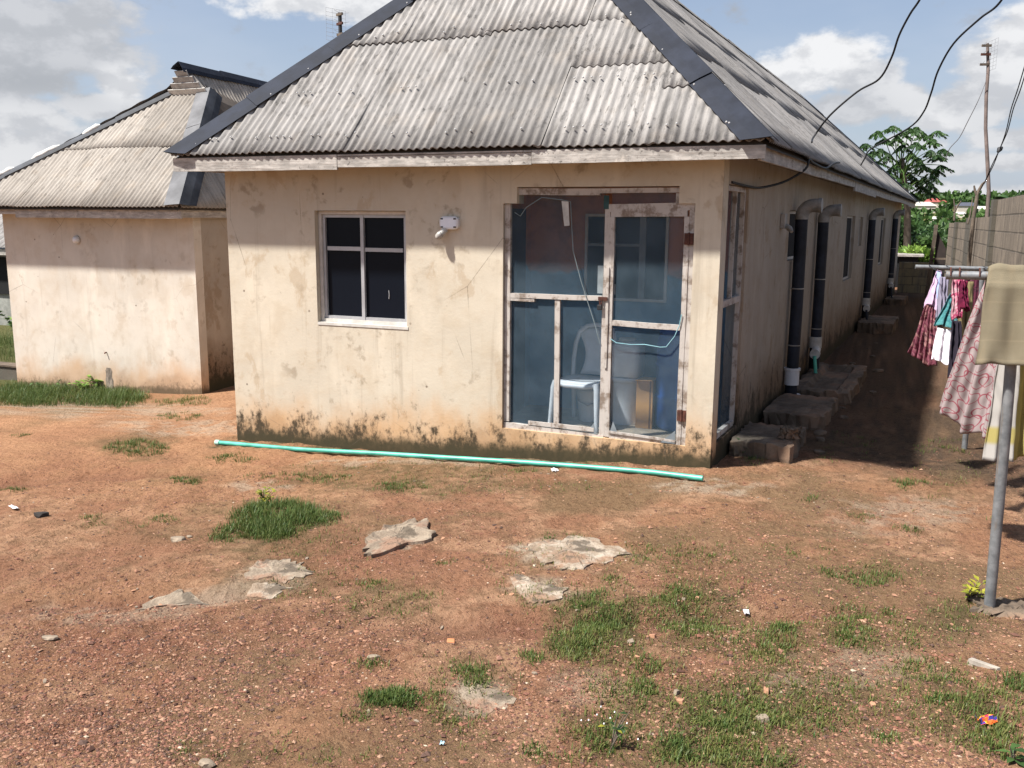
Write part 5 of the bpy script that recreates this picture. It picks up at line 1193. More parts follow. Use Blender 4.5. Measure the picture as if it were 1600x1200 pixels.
# litter
def f_wrap(t):
    o = t.obj(); v = t.vor(o, 55, out='Color'); sp = t.new('ShaderNodeSeparateColor'); t.l.new(v, sp.inputs[0])
    r = t.new('ShaderNodeValToRGB'); t.set(r.inputs[0], sp.outputs[0]); r.color_ramp.interpolation = 'CONSTANT'; e = r.color_ramp.elements
    e[0].color = (.75, .12, .02, 1); e[1].position = .3; e[1].color = (.85, .42, .03, 1)
    for p, c in ((.55, (.05, .04, .25, 1)), (.75, (.70, .03, .08, 1)), (.9, (.45, .5, .1, 1))): k = e.new(p); k.color = c
    C_(t, r.outputs[0]); RG(t, .3)
def crumple(name, label, cat, p, w, l, h, m_, seed, rot):
    rr = random.Random(seed); mb = MB(); n = 6; vs = []; z = gz(p[0], p[1])+.006
    for j in range(n):
        for i in range(n):
            x = w*(i/(n-1)-.5)*(1-.35*abs(j/(n-1)-.5)); y = l*(j/(n-1)-.5); a = rot
            vs.append((p[0]+x*math.cos(a)-y*math.sin(a)+rr.uniform(-.1, .1)*w, p[1]+x*math.sin(a)+y*math.cos(a), z+rr.uniform(0, h)))
    mb.add(vs, [(j*n+i, j*n+i+1, (j+1)*n+i+1, (j+1)*n+i) for j in range(n-1) for i in range(n-1)]); return tag(mb.build(name, m_, None, loc=(p[0], p[1], z), solid=.0015), label, cat)
crumple('snack_wrapper', 'crumpled orange, red and blue snack wrapper on the soil at the lower right', 'wrapper', G(1542, 1132), .05, .075, .03, material('bright_wrapper', f_wrap), 1, -.9)
crumple('paper_scrap', 'white scrap of paper in the grass at the middle right', 'litter', G(1166, 951), .03, .04, .018, MAT['paper'], 2, .4)
crumple('paper_scrap', 'white plastic scrap in front of the green pipe', 'litter', G(866, 738), .05, .06, .02, MAT['paper'], 3, .9)
crumple('plastic_scrap', 'tiny pale blue plastic scrap near the bottom middle', 'litter', G(691, 1164), .016, .02, .01, simple('pale_blue_plastic', (.4, .6, .65), .4), 4, .2)
crumple('paper_scrap', 'flat white strip on the soil near the left edge', 'litter', G(22, 800), .035, .11, .01, MAT['paper'], 5, 1.3)
q = G(1537, 1041); slab('wood_offcut', 'weathered grey wood offcut lying flat near the wrapper', 'wood', q, [(-.065, -.014), (.06, -.012), (.067, .012), (-.06, .014)], .012, simple('grey_wood', (.33, .29, .24), .9, .3, 20), -.45)

# ================================================================ clothesline
pb = G(1546, 948); px_, py_ = pb[0], pb[1]
RZ = 1.735
cf = thing('clothesline_post', 'grey metal clothesline post with crossbar, set in a concrete footing', 'post', (px_, py_, gz(px_, py_)))
MB().tube([(px_, py_, gz(px_, py_)-.05), (px_-.012, py_, .9), (px_-.03, py_, RZ-.01)], .0265, 18).build('post', MAT['galv'], cf)
_q = ray(1478, 430); rail0 = CAM+_q*((py_-CAM[1])/_q[1]); rail1 = rail0+np.array([1.35, .0, .02]); RZ = float(rail0[2])
MB().tube([rail0, rail1], .0215, 18).build('crossbar', MAT['galv'], cf)
for dx in (.02, .06, .15): c = rail0+np.array([dx, 0, .02]); MB().tube([c+np.array([0, .025, -.02]), c+np.array([0, .015, .018]), c+np.array([0, -.015, .018]), c+np.array([0, -.025, -.02])], .004, 6).build('hook', MAT['rust'], cf)
o = lump('concrete_footing', -.14, .20, -.10, .13, -.03, .035, 'rough concrete footing at the base of the clothesline post', 'footing', 21, .03, frame=lambda s, x, z: (px_+x+.06, py_+s, gz(px_, py_)+z))
c2 = thing('clothesline_post', 'rear clothesline post with thin crossbar, mostly hidden behind the hanging clothes', 'post', (1.98, 1.55, 0))
MB().tube([(1.98, 1.6, -.05), (1.98, 1.6, 1.62)], .024, 14).build('post', MAT['galv'], c2); MB().tube([(1.45, 1.6, 1.615), (2.9, 1.75, 1.60)], .02, 14).build('crossbar', MAT['galv'], c2)
for lx, nm in ((0.035, 'first washing line from the left, carrying the small dresses'), (.16, 'second washing line from the left, carrying the heart print cloth'), (.42, 'third washing line, carrying the yellow and white cloth')):
    a = rail0+np.array([lx, 0, .018]); b = np.array([1.52+lx*1.1, 1.62, 1.635]); m_ = (a+b)/2-np.array([0, 0, .05])
    tag(MB().tube([a*(1-t)**2+2*m_*t*(1-t)+b*t*t for t in np.linspace(0, 1, 14)], .003, 6).build('washing_line', MAT['cable'], None, loc=a), nm, 'line')

def cloth(name, label, cat, tl, tr, bl, br, m_, nx=40, nz=40, folds=4, amp=.025, seed=0, rag=.02, out=(0, -1, 0), top_amp=.3, thick=.003, belly=0):
    rr = np.random.RandomState(seed); tl, tr, bl, br = [np.array(p, float) for p in (tl, tr, bl, br)]
    uu, vv = np.meshgrid(np.linspace(0, 1, nx+1), np.linspace(0, 1, nz+1)); U_ = uu.ravel(); V_ = vv.ravel()
    P = (tl[None]*(1-U_)[:, None]+tr[None]*U_[:, None])*(1-V_)[:, None]+(bl[None]*(1-U_)[:, None]+br[None]*U_[:, None])*V_[:, None]
    ph = rr.uniform(0, 6); w = np.sin(2*PI*folds*(U_+.06*np.sin(3*V_+ph))+ph)+.5*np.sin(2*PI*folds*1.9*U_+ph*2+2*V_)
    n = np.cross(tr-tl, bl-tl); n = n/np.linalg.norm(n)
    P += n[None]*(amp*w*(top_amp+(1-top_amp)*V_))[:, None]+n[None]*(belly*np.sin(PI*V_))[:, None]
    P[:, 2] += rag*(np.sin(5*U_+ph)+.4*np.sin(13*U_+ph*2))*V_
    P += n[None]*((fbm(U_*3, V_*4, 1.5, 3, seed)-.5)*amp*1.1)[:, None]
    idx = np.arange((nx+1)*(nz+1)).reshape(nz+1, nx+1); Fq = np.stack([idx[:-1, :-1].ravel(), idx[1:, :-1].ravel(), idx[1:, 1:].ravel(), idx[:-1, 1:].ravel()], 1)
    wd = np.linalg.norm((tr+br)/2-(tl+bl)/2); hg = np.linalg.norm((bl+br)/2-(tl+tr)/2)
    o = np_obj(name, P, Fq, None, m_, loc=(tl+tr)/2, smooth=True, uv=np.stack([U_*wd, (1-V_)*hg], 1))
    s_ = o.modifiers.new('solid', 'SOLIDIFY'); s_.thickness = thick; s_.offset = 0
    return tag(o, label, cat) if label else o
def fabric(name, c, var=.15, sc=25):
    def fn(t):
        uvv = t.uv(); o = t.obj(); n = t.noise(o, sc, 4, .6); we = t.noise(t.mapv(uvv, (1, 1, 1)), 300, 2, .5)
        C_(t, t.mix(n, tuple(v*(1-var) for v in c), tuple(min(.95, v*(1+var)) for v in c))); RG(t, .95); t.b.inputs['Specular IOR Level'].default_value = .1
        NM(t, t.bump(we, .3, .002))
    return material(name, fn)
def print_fabric(name, cols, sc, scale=(1, 1, 1), dist=.6):
    def fn(t):
        o = t.mapv(t.uv(), scale); v = t.noise(o, sc, 3, .6, dist)
        r = t.new('ShaderNodeValToRGB'); t.set(r.inputs[0], v); r.color_ramp.interpolation = 'LINEAR'; e = r.color_ramp.elements
        n = len(cols); e[0].position = .30; e[0].color = (*cols[0], 1); e[1].position = .70; e[1].color = (*cols[-1], 1)
        for i in range(1, n-1): k = e.new(.30+.40*i/(n-1)); k.color = (*cols[i], 1)
        C_(t, r.outputs[0]); RG(t, .95); t.b.inputs['Specular IOR Level'].default_value = .1
    return material(name, fn)
def f_heart(t):
    s = t.sep(t.uv()); base = t.mix(t.noise(t.uv(), 12, 3), (.24, .19, .185), (.34, .285, .28)); tot = None
    for (cell, ox, oy, sz) in ((.125, 0, 0, 1.0), (.095, .05, .06, .95)):
        x = t.m('DIVIDE', t.m('ADD', s[0], 5+ox), cell); y = t.m('DIVIDE', t.m('ADD', s[1], 5+oy), cell)
        row = t.m('FLOOR', y); x = t.m('ADD', x, t.m('MULTIPLY', t.m('MODULO', row, 2), .5))
        fx = t.m('MULTIPLY', t.m('SUBTRACT', t.m('FRACT', x), .5), 2.9/sz); fy = t.m('MULTIPLY', t.m('SUBTRACT', t.m('FRACT', y), .48), 2.9/sz)
        def heart(sc):
            hx = t.m('MULTIPLY', fx, sc); hy = t.m('MULTIPLY', fy, sc); x2 = t.m('MULTIPLY', hx, hx); y2 = t.m('MULTIPLY', hy, hy)
            k = t.m('SUBTRACT', t.m('ADD', x2, y2), 1.0)
            return t.m('SUBTRACT', t.m('MULTIPLY', t.m('MULTIPLY', k, k), k), t.m('MULTIPLY', x2, t.m('MULTIPLY', y2, hy)))
        line = t.m('MULTIPLY', t.m('MULTIPLY', t.m('LESS_THAN', heart(1.0), 0), t.m('GREATER_THAN', heart(1.16), 0)), .85)
        tot = line if tot is None else t.m('MAXIMUM', tot, line)
    C_(t, t.mix(tot, base, (.22, .035, .055))); RG(t, .95); t.b.inputs['Specular IOR Level'].default_value = .1
MAT['heart'] = material('red_heart_print', f_heart)
def f_yel(t):
    s = t.sep(t.uv()); st = t.m('FRACT', t.m('MULTIPLY', s[0], 5.2)); hb = t.m('MULTIPLY', t.ss(s[1], .20, .17), t.ss(s[1], .08, .11))
    c = t.mix(t.m('MAXIMUM', t.m('GREATER_THAN', st, .62), hb), (.33, .31, .285), (.30, .25, .08)); C_(t, c); RG(t, .95)
MAT['yellow_cloth'] = material('white_cloth_yellow_stripes', f_yel)
def f_towel(t):
    uvv = t.uv(); o = t.obj(); s = t.sep(uvv); n = t.noise(o, 7, 6, .65); we = t.noise(t.mapv(uvv, (1, 1, 1)), 260, 3, .6); bd = t.m('SINE', t.m('MULTIPLY', s[1], 62)); st = t.noise(t.mapv(o, (6, 6, 1)), 2, 4, .6)
    c = t.mix(n, (.12, .10, .065), (.215, .185, .128)); c = t.mix(t.m('MULTIPLY', t.ss(bd, .93, 1), .3), c, (.25, .20, .13)); c = t.mix(t.m('MULTIPLY', t.ss(st, .5, .7), .3), c, (.27, .20, .12)); c = t.mix(t.m('MULTIPLY', we, .25), c, (.25, .22, .16))
    C_(t, c); RG(t, 1.0); t.b.inputs['Specular IOR Level'].default_value = .05; NM(t, t.bump(we, .6, .004))
MAT['towel'] = material('khaki_towel', f_towel)
# towel folded over the crossbar: front fall, roll over the bar, back fall
def towel():
    nx = 46; x0 = rail0[0]+.185; x1 = x0+.62; prof = []
    for k in range(30): prof.append((-.034-.030*min(1, (29-k)/3), -.44+.44*k/29, k/29))
    for k in range(1, 12): a = PI*k/12; prof.append((-.034*math.cos(a), .036*math.sin(a), 1+k*.01))
    for k in range(24): prof.append((.034, -.36*k/23, 1.2+k/23))
    V = []; UVs = []
    for j, (yo, zo, f) in enumerate(prof):
        for i in range(nx+1):
            q = i/nx; x = x0+(x1-x0)*q; c = rail0+(rail1-rail0)*((x-rail0[0])/(rail1[0]-rail0[0])); fall = min(1, max(0, -zo/.44))
            fd = math.sin(q*8+1+fall*1.5)*.026+math.sin(q*19+2+fall*2)*.016+math.sin(q*43-fall*3)*.005+math.sin(q*37+fall*2)*.003
            top = .010*math.sin(q*14)+.014*math.sin(q*6+.5)+.006*math.sin(q*31)
            V.append((x-.02*fall*(1-q)*(1 if yo < 0 else -.5)+.006*math.sin(zo*14+q*4), c[1]+yo+(fd*(.15+fall)*1.4 if yo < 0 else fd*fall)-(.012 if yo < 0 else -.012)*fall, c[2]+zo+(max(0, top) if zo > -.02 else 0)+((.014*math.sin(q*7)+.006*math.sin(q*23))*fall)))
            UVs.append((q*.62, j*.016))
    n = nx+1; J = len(prof); idx = np.arange(n*J).reshape(J, n); Fq = np.stack([idx[:-1, :-1].ravel(), idx[:-1, 1:].ravel(), idx[1:, 1:].ravel(), idx[1:, :-1].ravel()], 1)
    o = np_obj('towel', np.array(V), Fq, None, MAT['towel'], loc=(x0+.3, rail0[1], rail0[2]), smooth=True, uv=np.array(UVs)); s_ = o.modifiers.new('solid', 'SOLIDIFY'); s_.thickness = .006; s_.offset = 0
    tag(o, 'khaki towel folded over the front crossbar of the clothesline', 'towel')
towel()
cloth('heart_print_cloth', 'white cloth printed with red outlined hearts, hanging behind the grey post', 'cloth', dep(1545, 425, 5.4), dep(1600, 425, 5.25), dep(1462, 640, 5.75), dep(1562, 696, 5.3), MAT['heart'], 60, 60, 3, .035, 1, .03, belly=-.03)
cloth('yellow_striped_cloth', 'white cloth with yellow stripes hanging right of the grey post', 'cloth', dep(1572, 470, 5.0), dep(1640, 470, 5.0), dep(1540, 722, 5.1), dep(1648, 700, 5.1), MAT['yellow_cloth'], 50, 40, 4, .025, 2, .02)
cloth('dark_garment', 'dark navy and red garment behind the towel, right of the post', 'garment', dep(1574, 470, 5.25), dep(1640, 470, 5.25), dep(1576, 596, 5.2), dep(1640, 612, 5.2), print_fabric('navy_red_print', [(.01, .01, .02), (.012, .015, .03), (.02, .02, .04), (.30, .02, .06)], 5), 30, 30, 3, .02, 3, .015)
t_ = thing('child_dress', 'childs dress with lilac top and maroon floral skirt, leftmost on the line', 'dress', dep(1462, 425, 7.2))
for nm, a, b, c, d, m_, f, s_ in (('bodice', dep(1464, 422, 7.2), dep(1471, 424, 7.2), dep(1445, 478, 7.2), dep(1462, 482, 7.15), fabric('lilac_cloth', (.46, .32, .44)), 2, 4),
                                  ('skirt', dep(1446, 476, 7.2), dep(1464, 480, 7.15), dep(1419, 556, 7.25), dep(1464, 572, 7.05), print_fabric('maroon_floral', [(.04, .015, .025), (.20, .07, .09), (.10, .025, .04), (.32, .17, .16), (.05, .02, .03)], 16), 5, 5)):
    o = cloth(nm, None, None, a, b, c, d, m_, 30, 30, f, .03, s_, .02); w_ = o.matrix_world.copy(); l_ = o.location.copy(); o.parent = t_; o.location = l_-t_.location
mb = MB(); mb.bar(dep(1467, 424, 7.18), dep(1466, 476, 7.15), .03, .006, up=(0, 1, 0)); mb.build('strap', fabric('pale_blue_cloth', (.35, .42, .62)), t_)
t_ = thing('child_outfit', 'teal patterned blouse over white shorts hanging behind the towel', 'garment', dep(1486, 430, 6.6))
for nm, a, b, c, d, m_, f, s_ in (('blouse', dep(1484, 458, 6.6), dep(1498, 462, 6.6), dep(1459, 506, 6.6), dep(1500, 520, 6.55), print_fabric('teal_print', [(.015, .06, .07), (.07, .22, .22), (.03, .12, .14), (.18, .36, .34)], 30), 3, 6),
                                  ('shorts', dep(1465, 512, 6.6), dep(1487, 516, 6.58), dep(1455, 564, 6.62), dep(1484, 568, 6.56), fabric('white_cotton', (.80, .76, .80)), 2, 7)):
    o = cloth(nm, None, None, a, b, c, d, m_, 26, 26, f, .018, s_, .012); l_ = o.location.copy(); o.parent = t_; o.location = l_-t_.location
cloth('red_scarf', 'pink and red printed scarf bunched over the line above the teal blouse', 'scarf', dep(1486, 436, 6.2), dep(1506, 436, 6.2), dep(1490, 497, 6.15), dep(1502, 498, 6.15), print_fabric('pink_red_print', [(.38, .20, .24), (.28, .025, .08), (.48, .32, .34), (.10, .01, .04)], 14), 26, 30, 3, .03, 8, .01)
cloth('maroon_garment', 'small maroon ruffled garment with yellow edge beside the red scarf', 'garment', dep(1500, 438, 6.0), dep(1512, 440, 6.0), dep(1500, 488, 6.0), dep(1514, 480, 6.0), print_fabric('maroon_yellow', [(.05, .008, .02), (.14, .015, .04), (.08, .01, .03), (.42, .22, .04)], 10), 22, 26, 3, .03, 9, .02)
cloth('dark_shorts', 'black shorts hanging below the teal blouse', 'garment', dep(1486, 500, 6.1), dep(1502, 502, 6.1), dep(1482, 585, 6.05), dep(1502, 588, 6.0), fabric('black_cloth', (.022, .018, .026)), 24, 30, 2, .03, 10, .015)
cloth('olive_skirt', 'olive green cloth hanging behind the heart print cloth', 'cloth', dep(1500, 440, 6.3), dep(1522, 440, 6.3), dep(1496, 545, 6.3), dep(1520, 550, 6.2), fabric('olive_cloth', (.16, .13, .065)), 20, 26, 2, .02, 11, .01)

cloth('maroon_wrapper', 'dark maroon patterned wrapper hanging among the small clothes behind the towel', 'cloth', dep(1498, 432, 6.7), dep(1530, 434, 6.6), dep(1484, 588, 6.7), dep(1524, 600, 6.6), print_fabric('dark_maroon_print', [(.02, .012, .02), (.12, .03, .05), (.05, .015, .03), (.18, .08, .09)], 18), 34, 40, 4, .035, 21, .02)
cloth('grey_vest', 'small grey lilac vest tucked between the lilac dress and the teal blouse', 'garment', dep(1470, 432, 6.9), dep(1484, 434, 6.9), dep(1462, 500, 6.9), dep(1480, 508, 6.85), fabric('grey_lilac_cloth', (.22, .20, .26)), 24, 30, 3, .025, 22, .015)

# ================================================================ boundary walls
fx = 2.72
bw = thing('block_wall', 'tall streaked sandcrete block wall along the right side of the alley', 'wall', (fx, 8, 0))
MB().box(fx, fx+.15, 1.5, 8.42, -.4, 2.35).build('near_panel', MAT['block'], bw)
MB().box(fx-.06, fx+.24, 8.42, 8.78, -.4, 2.36).build('pillar', MAT['block_mossy'], bw)
MB().box(fx+.001, fx+.151, 8.78, 12.3, -.4, 2.10).build('middle_panel', MAT['block'], bw)
MB().box(fx-.05, fx+.22, 12.3, 13.4, -.4, 2.10).build('pillar', MAT['block_mossy'], bw)
MB().box(fx+.001, fx+.151, 13.4, 19.6, -.4, 2.0).build('far_panel', MAT['block'], bw)
MB().box(fx-.05, fx+.2, 16.2, 16.8, -.4, 2.02).build('pillar', MAT['block_mossy'], bw)
mb = MB(); mb.tube([(fx+.08, 8.6, 2.355), (fx+.10, 8.62, 2.42)], [.12, .03], 9); mb.build('moss_tuft', MAT['leaf_dark'], bw, attr=True)
rw = thing('low_rear_wall', 'low tan block wall closing the far end of the alley', 'wall', (2.0, 21.3, 0))
MB().box(1.62, 2.62, 21.3, 21.45, -.5, .88).build('blockwork', MAT['block_tan'], rw)
gp_ = thing('gate_panel', 'dark rusty gate panel with timber post at the far end of the alley', 'gate', (2.45, 19.8, 0))
MB().bar((2.32, 19.75, -.2), (2.42, 19.75, 1.95), .09, .09, jit=.01).build('post', MAT['bark'], gp_); MB().add([(2.45, 19.8, -.2), (2.72, 19.75, -.2), (2.72, 19.75, 1.3), (2.46, 19.8, 1.8)], [(0, 1, 2, 3)]).build('sheet', simple('dark_rusty_sheet', (.035, .025, .022), .9), gp_, solid=.02)
MB().bar((2.35, 19.7, 1.05), (2.75, 19.6, 1.06), .05, .05, jit=.01).build('cross_rail', MAT['bark'], gp_)

# ================================================================ poles, aerials, cables
def aerial(t_, c, s, d=(1, 0, 0), wires=9):
    c = np.array(c, float); d = norm(d); sd_ = norm(np.cross(d, [0, 0, 1.0]))
    mb = MB()
    for k in range(wires):
        z = (-.5+k/(wires-1))*.9*s; mb.tube([c-d*.20*s+sd_*.34*s+[0, 0, z], c-d*.20*s-sd_*.34*s+[0, 0, z]], .004*s, 4)
    for q in (-.34, -.12, .12, .34): mb.tube([c-d*.20*s+sd_*q*s+[0, 0, -.45*s], c-d*.20*s+sd_*q*s+[0, 0, .45*s]], .004*s, 4)
    mb.build('reflector_grid', MAT['alu'], t_)
    for z in (-.28, .02, .28):
        mb = MB(); mb.bar(c+np.array([0, 0, z*s])-d*.15*s, c+np.array([0, 0, z*s])+d*.14*s, .05*s, .07*s); mb.build('dipole_box', MAT['rust'] if z == .02 else MAT['bark'], t_)
        for e in (-1, 1):
            m2_ = MB(); m2_.tube([c+np.array([0, 0, z*s])+d*.1*s, c+np.array([0, 0, (z+.07)*s])+sd_*e*.26*s+d*.1*s], .005*s, 4); m2_.build('dipole_rod', MAT['alu'], t_)
ap = dep(1541, 92, 17.5); ab = dep(1545, 345, 17.5)
t_ = thing('aerial_pole', 'tall thin crooked wooden pole carrying a small television aerial, behind the block wall', 'pole', (ab[0], ab[1], float(gh(ab[0], ab[1]))))
p_ = [np.array([ab[0]+.02, ab[1], -.3])]+[dep(u, v, 17.5) for u, v in ((1545, 300), (1543, 255), (1540, 200), (1541, 150), (1544, 110), (1543, 68))]
MB().tube(p_, [.05, .036, .036, .032, .032, .030, .026], 8).build('pole', simple('grey_red_pole', (.16, .12, .105), .9, .35, 6), t_); aerial(t_, dep(1540, 86, 17.45), .62, (-.95, -.3, 0))
a2 = dep(532, 45, 16.5)
t_ = thing('roof_aerial', 'small dark television aerial rising behind the ridge of the long house', 'aerial', (a2[0], a2[1], 2.5))
MB().tube([(a2[0], a2[1], 2.4), dep(531, 20, 16.5)], .035, 8).build('mast', MAT['cable'], t_); aerial(t_, dep(531, 38, 16.5), .62, (.9, -.4, 0))
fs0 = dep(1520, 345, 16.5)
t_ = thing('forked_branch', 'dry forked branch propped up behind the block wall', 'branch', (fs0[0], fs0[1], 0))
MB().tube([np.array([fs0[0], fs0[1], -.2]), dep(1521, 340, 16.5), dep(1525, 318, 16.5), dep(1527, 302, 16.5), dep(1535, 288, 16.5), dep(1539, 284, 16.4)], [.035, .035, .034, .03, .024, .016], 8).build('limb', MAT['bark'], t_)
MB().tube([dep(1526, 305, 16.5), dep(1523, 296, 16.5), dep(1522, 290, 16.5)], [.026, .02, .014], 8).build('stub', MAT['bark'], t_)
t_ = thing('thin_branch', 'thin dry twigs standing left of the forked branch', 'branch', (fs0[0]-.4, fs0[1], 0))
for pts in (((1512, 350), (1516, 335), (1520, 308)), ((1491, 345), (1492, 325), (1490, 310)), ((1491, 332), (1496, 322), (1502, 314))): MB().tube([dep(u, v, 16.3) for u, v in pts], [.022, .016, .008], 6).build('twig', MAT['bark'], t_)
def cable(name, label, pts, r, m_='cable', n=6):
    P_ = [np.array(p, float) for p in pts]; out = []
    for i in range(len(P_)-1):
        a, b, c, d = P_[max(i-1, 0)], P_[i], P_[i+1], P_[min(i+2, len(P_)-1)]
        for k in range(n):
            t = k/n; out.append(.5*((2*b)+(c-a)*t+(2*a-5*b+4*c-d)*t*t+(3*b-3*c+d-a)*t**3))
    out.append(P_[-1]); return tag(MB().tube(out, r, 7).build(name, MAT[m_], None, loc=P_[0]), label, 'cable')
cable('power_cable', 'wavy black cable dropping from the top of the photo to the near roof corner', [SD(1.55, .40, 2.70), dep(1272, 213, 8.6), dep(1297, 180, 8.4), dep(1340, 143, 8.2), dep(1374, 123, 8.0), dep(1393, 90, 7.8), dep(1405, 55, 7.6), dep(1422, 22, 7.4), dep(1438, -2, 7.2), dep(1470, -60, 7.0)], .009)
cable('power_cable', 'black cable curving from the top right down to the far part of the roof', [dep(1345, 258, 14), dep(1352, 246, 13.5), dep(1362, 232, 13), dep(1420, 200, 12.2), dep(1443, 175, 11.6), dep(1455, 145, 11), dep(1466, 110, 10.4), dep(1490, 68, 9.8), dep(1530, 30, 9.2), dep(1562, 4, 8.7), dep(1600, -60, 8.2)], .011)
cable('aerial_cable', 'thin faint aerial cable sagging left from the wooden pole', [dep(1540, 128, 17.4), dep(1528, 158, 17.6), dep(1512, 190, 18), dep(1499, 215, 18.5), dep(1484, 232, 19), dep(1477, 250, 19.4)], .008, 'alu')
for k, lab in enumerate(('left wire of the twisted pair tied to the forked branch', 'right wire of the twisted pair tied to the forked branch')):
    d_ = 2.2*k; cable('twin_wire', lab, [dep(1539, 284, 16.4), dep(1550+d_, 258, 15.8), dep(1562, 233, 15.2), dep(1572+d_, 205, 14.6), dep(1580+d_*1.5, 170, 14), dep(1590+d_*2, 140, 13.4), dep(1602+d_*2, 100, 12.8), dep(1625+d_*2, 20, 12)], .008)
tag(MB().tube([dep(1559, 238, 15.2), dep(1562, 233, 15.2), dep(1566, 230, 15.2)], [.02, .045, .02], 8).build('cable_splice', MAT['cable'], None, loc=dep(1562, 233, 15.2)), 'black taped splice bundling the twisted pair of wires', 'splice')
cable('service_cable', 'black cable hanging in a loop along the side fascia above the porch', [SD(.25, .004, 2.305), SD(.9, .02, 2.29), SD(1.25, .06, 2.30), SD(1.5, .2, 2.36), SD(1.62, OS+.01, 2.47), SD(1.66, OS+.03, 2.56), SD(1.9, OS+.03, 2.545), SD(2.6, OS+.05, 2.53), SD(3.0, OS+.08, 2.60), SD(3.9, OS+.02, 2.66)], .011)

# ================================================================ trees and the far hillside
def np_leaves(name, centres, dirs, L, w, m_, parent, seed, tone):
    rr = np.random.RandomState(seed); n = len(centres); d = dirs/np.linalg.norm(dirs, axis=1)[:, None]
    r = rr.normal(0, 1, (n, 3)); s = np.cross(d, r); s /= np.linalg.norm(s, axis=1)[:, None]+1e-9
    L = (L*rr.uniform(.6, 1.25, n))[:, None]; w = (w*rr.uniform(.6, 1.25, n))[:, None]
    V = np.stack([centres, centres+d*L*.5+s*w*.5, centres+d*L, centres+d*L*.5-s*w*.5], 1).reshape(-1, 3)
    Q_ = np.arange(n*4).reshape(n, 4); c = np.repeat(np.clip(tone+rr.uniform(-.35, .35, n), 0, 1), 4)
    return np_obj(name, V, Q_, None, m_, parent=parent, col=np.stack([c, c, c], 1))
def tree(name, label, x, y, h, rad, m_, seed, n=2600, trunk=.16, leaf=.24, flat=.8, group=None):
    rr = np.random.RandomState(seed); z0 = float(gh(x, y)); t_ = thing(name, label, 'tree', (x, y, z0), group)
    ch = z0+h-rad*flat; mb = MB(); mb.tube([(x, y, z0-.3), (x+.05*h*rr.uniform(-1, 1), y, z0+h*.4), (x, y, ch)], [trunk, trunk*.8, trunk*.4], 8)
    mb.build('trunk', MAT['bark'], t_); K = 16; cen = []
    for k in range(K):
        a = rr.uniform(0, 2*PI); r = rad*.72*math.sqrt(rr.uniform(.05, 1)); zz = ch+rr.uniform(-.65, .75)*rad*flat; cen.append((x+r*math.cos(a), y+r*math.sin(a), zz, rad*rr.uniform(.22, .42)))
        if k < 6: MB().tube([(x, y, z0+h*.42), (x+r*.5*math.cos(a), y+r*.5*math.sin(a), (zz+z0+h*.5)/2), (x+r*math.cos(a), y+r*math.sin(a), zz)], [trunk*.45, trunk*.3, trunk*.1], 6).build('limb', MAT['bark'], t_)
    C0 = []; D0 = []; T0 = []
    for (a, b, c, r) in cen:
        k = n//K; v = rr.normal(0, 1, (k, 3)); v /= np.linalg.norm(v, axis=1)[:, None]; q = v*(r*rr.uniform(.35, 1, k)**.5)[:, None]*[1, 1, .75]
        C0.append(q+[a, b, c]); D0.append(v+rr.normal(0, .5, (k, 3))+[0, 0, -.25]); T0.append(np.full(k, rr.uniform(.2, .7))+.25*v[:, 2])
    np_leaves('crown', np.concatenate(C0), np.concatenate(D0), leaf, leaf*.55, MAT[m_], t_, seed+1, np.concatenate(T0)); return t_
# umbrella-leaved papaya behind the house
def papaya():
    top = dep(1408, 262, 30.0); x, y = top[0], top[1]; z0 = float(gh(x, y))
    t_ = thing('papaya_tree', 'papaya tree with drooping hand shaped leaf clusters behind the far end of the long house', 'tree', (x, y, z0))
    MB().tube([(x+.5, y+.1, z0-.3), (x+.3, y, z0+2.5), (x, y, top[2]+.3)], [.14, .11, .08], 10).build('trunk', MAT['bark'], t_)
    rr = np.random.RandomState(5); cs = []; ds = []; tn = []
    pet = [(-58, -16), (-38, -36), (-14, -44), (12, -40), (34, -30), (54, -36), (64, -8), (44, -6), (62, 18), (48, 34), (30, 50), (10, 30), (-22, 2), (-40, 12), (-18, 30), (24, 6), (0, -14), (40, 60), (14, 62), (-46, -4), (-4, 12), (22, -18), (-28, -24), (0, -34), (22, -42), (-50, 4), (56, 2), (36, 20), (20, 40), (34, 36), (52, 24), (4, 46), (-12, 18), (46, -22), (-34, -8), (14, -2), (28, 14), (42, 46), (-8, -26)]
    for (du, dv) in pet:
        dd = rr.uniform(-.9, .9); e = dep(1410+du, 250+dv-10, 30+dd); s0 = np.array([x, y, top[2]+rr.uniform(-.9, .2)])
        MB().tube([s0, (s0+e)/2+np.array([0, 0, .12]), e], [.022, .016, .010], 5).build('petiole', MAT['leaf_mid'], t_, attr=True)
        o_ = norm(e-s0+np.array([0, 0, .01])); az = math.atan2(o_[1], o_[0]); k = 8; dr = rr.uniform(.35, .8)
        for q in range(k):
            a = az+(-1.0+2.0*q/(k-1))*2.3; v = norm([math.cos(a), math.sin(a), -dr-.25*rr.rand()]); sd2 = norm(np.cross(v, [0, 0, 1.0])); LL = rr.uniform(.26, .38)
            for m_ in range(5):
                for sg in (-1, 1):
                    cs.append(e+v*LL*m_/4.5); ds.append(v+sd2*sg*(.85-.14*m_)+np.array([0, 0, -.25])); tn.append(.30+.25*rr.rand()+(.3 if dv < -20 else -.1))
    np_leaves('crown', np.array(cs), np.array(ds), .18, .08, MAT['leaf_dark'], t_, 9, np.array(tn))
papaya()
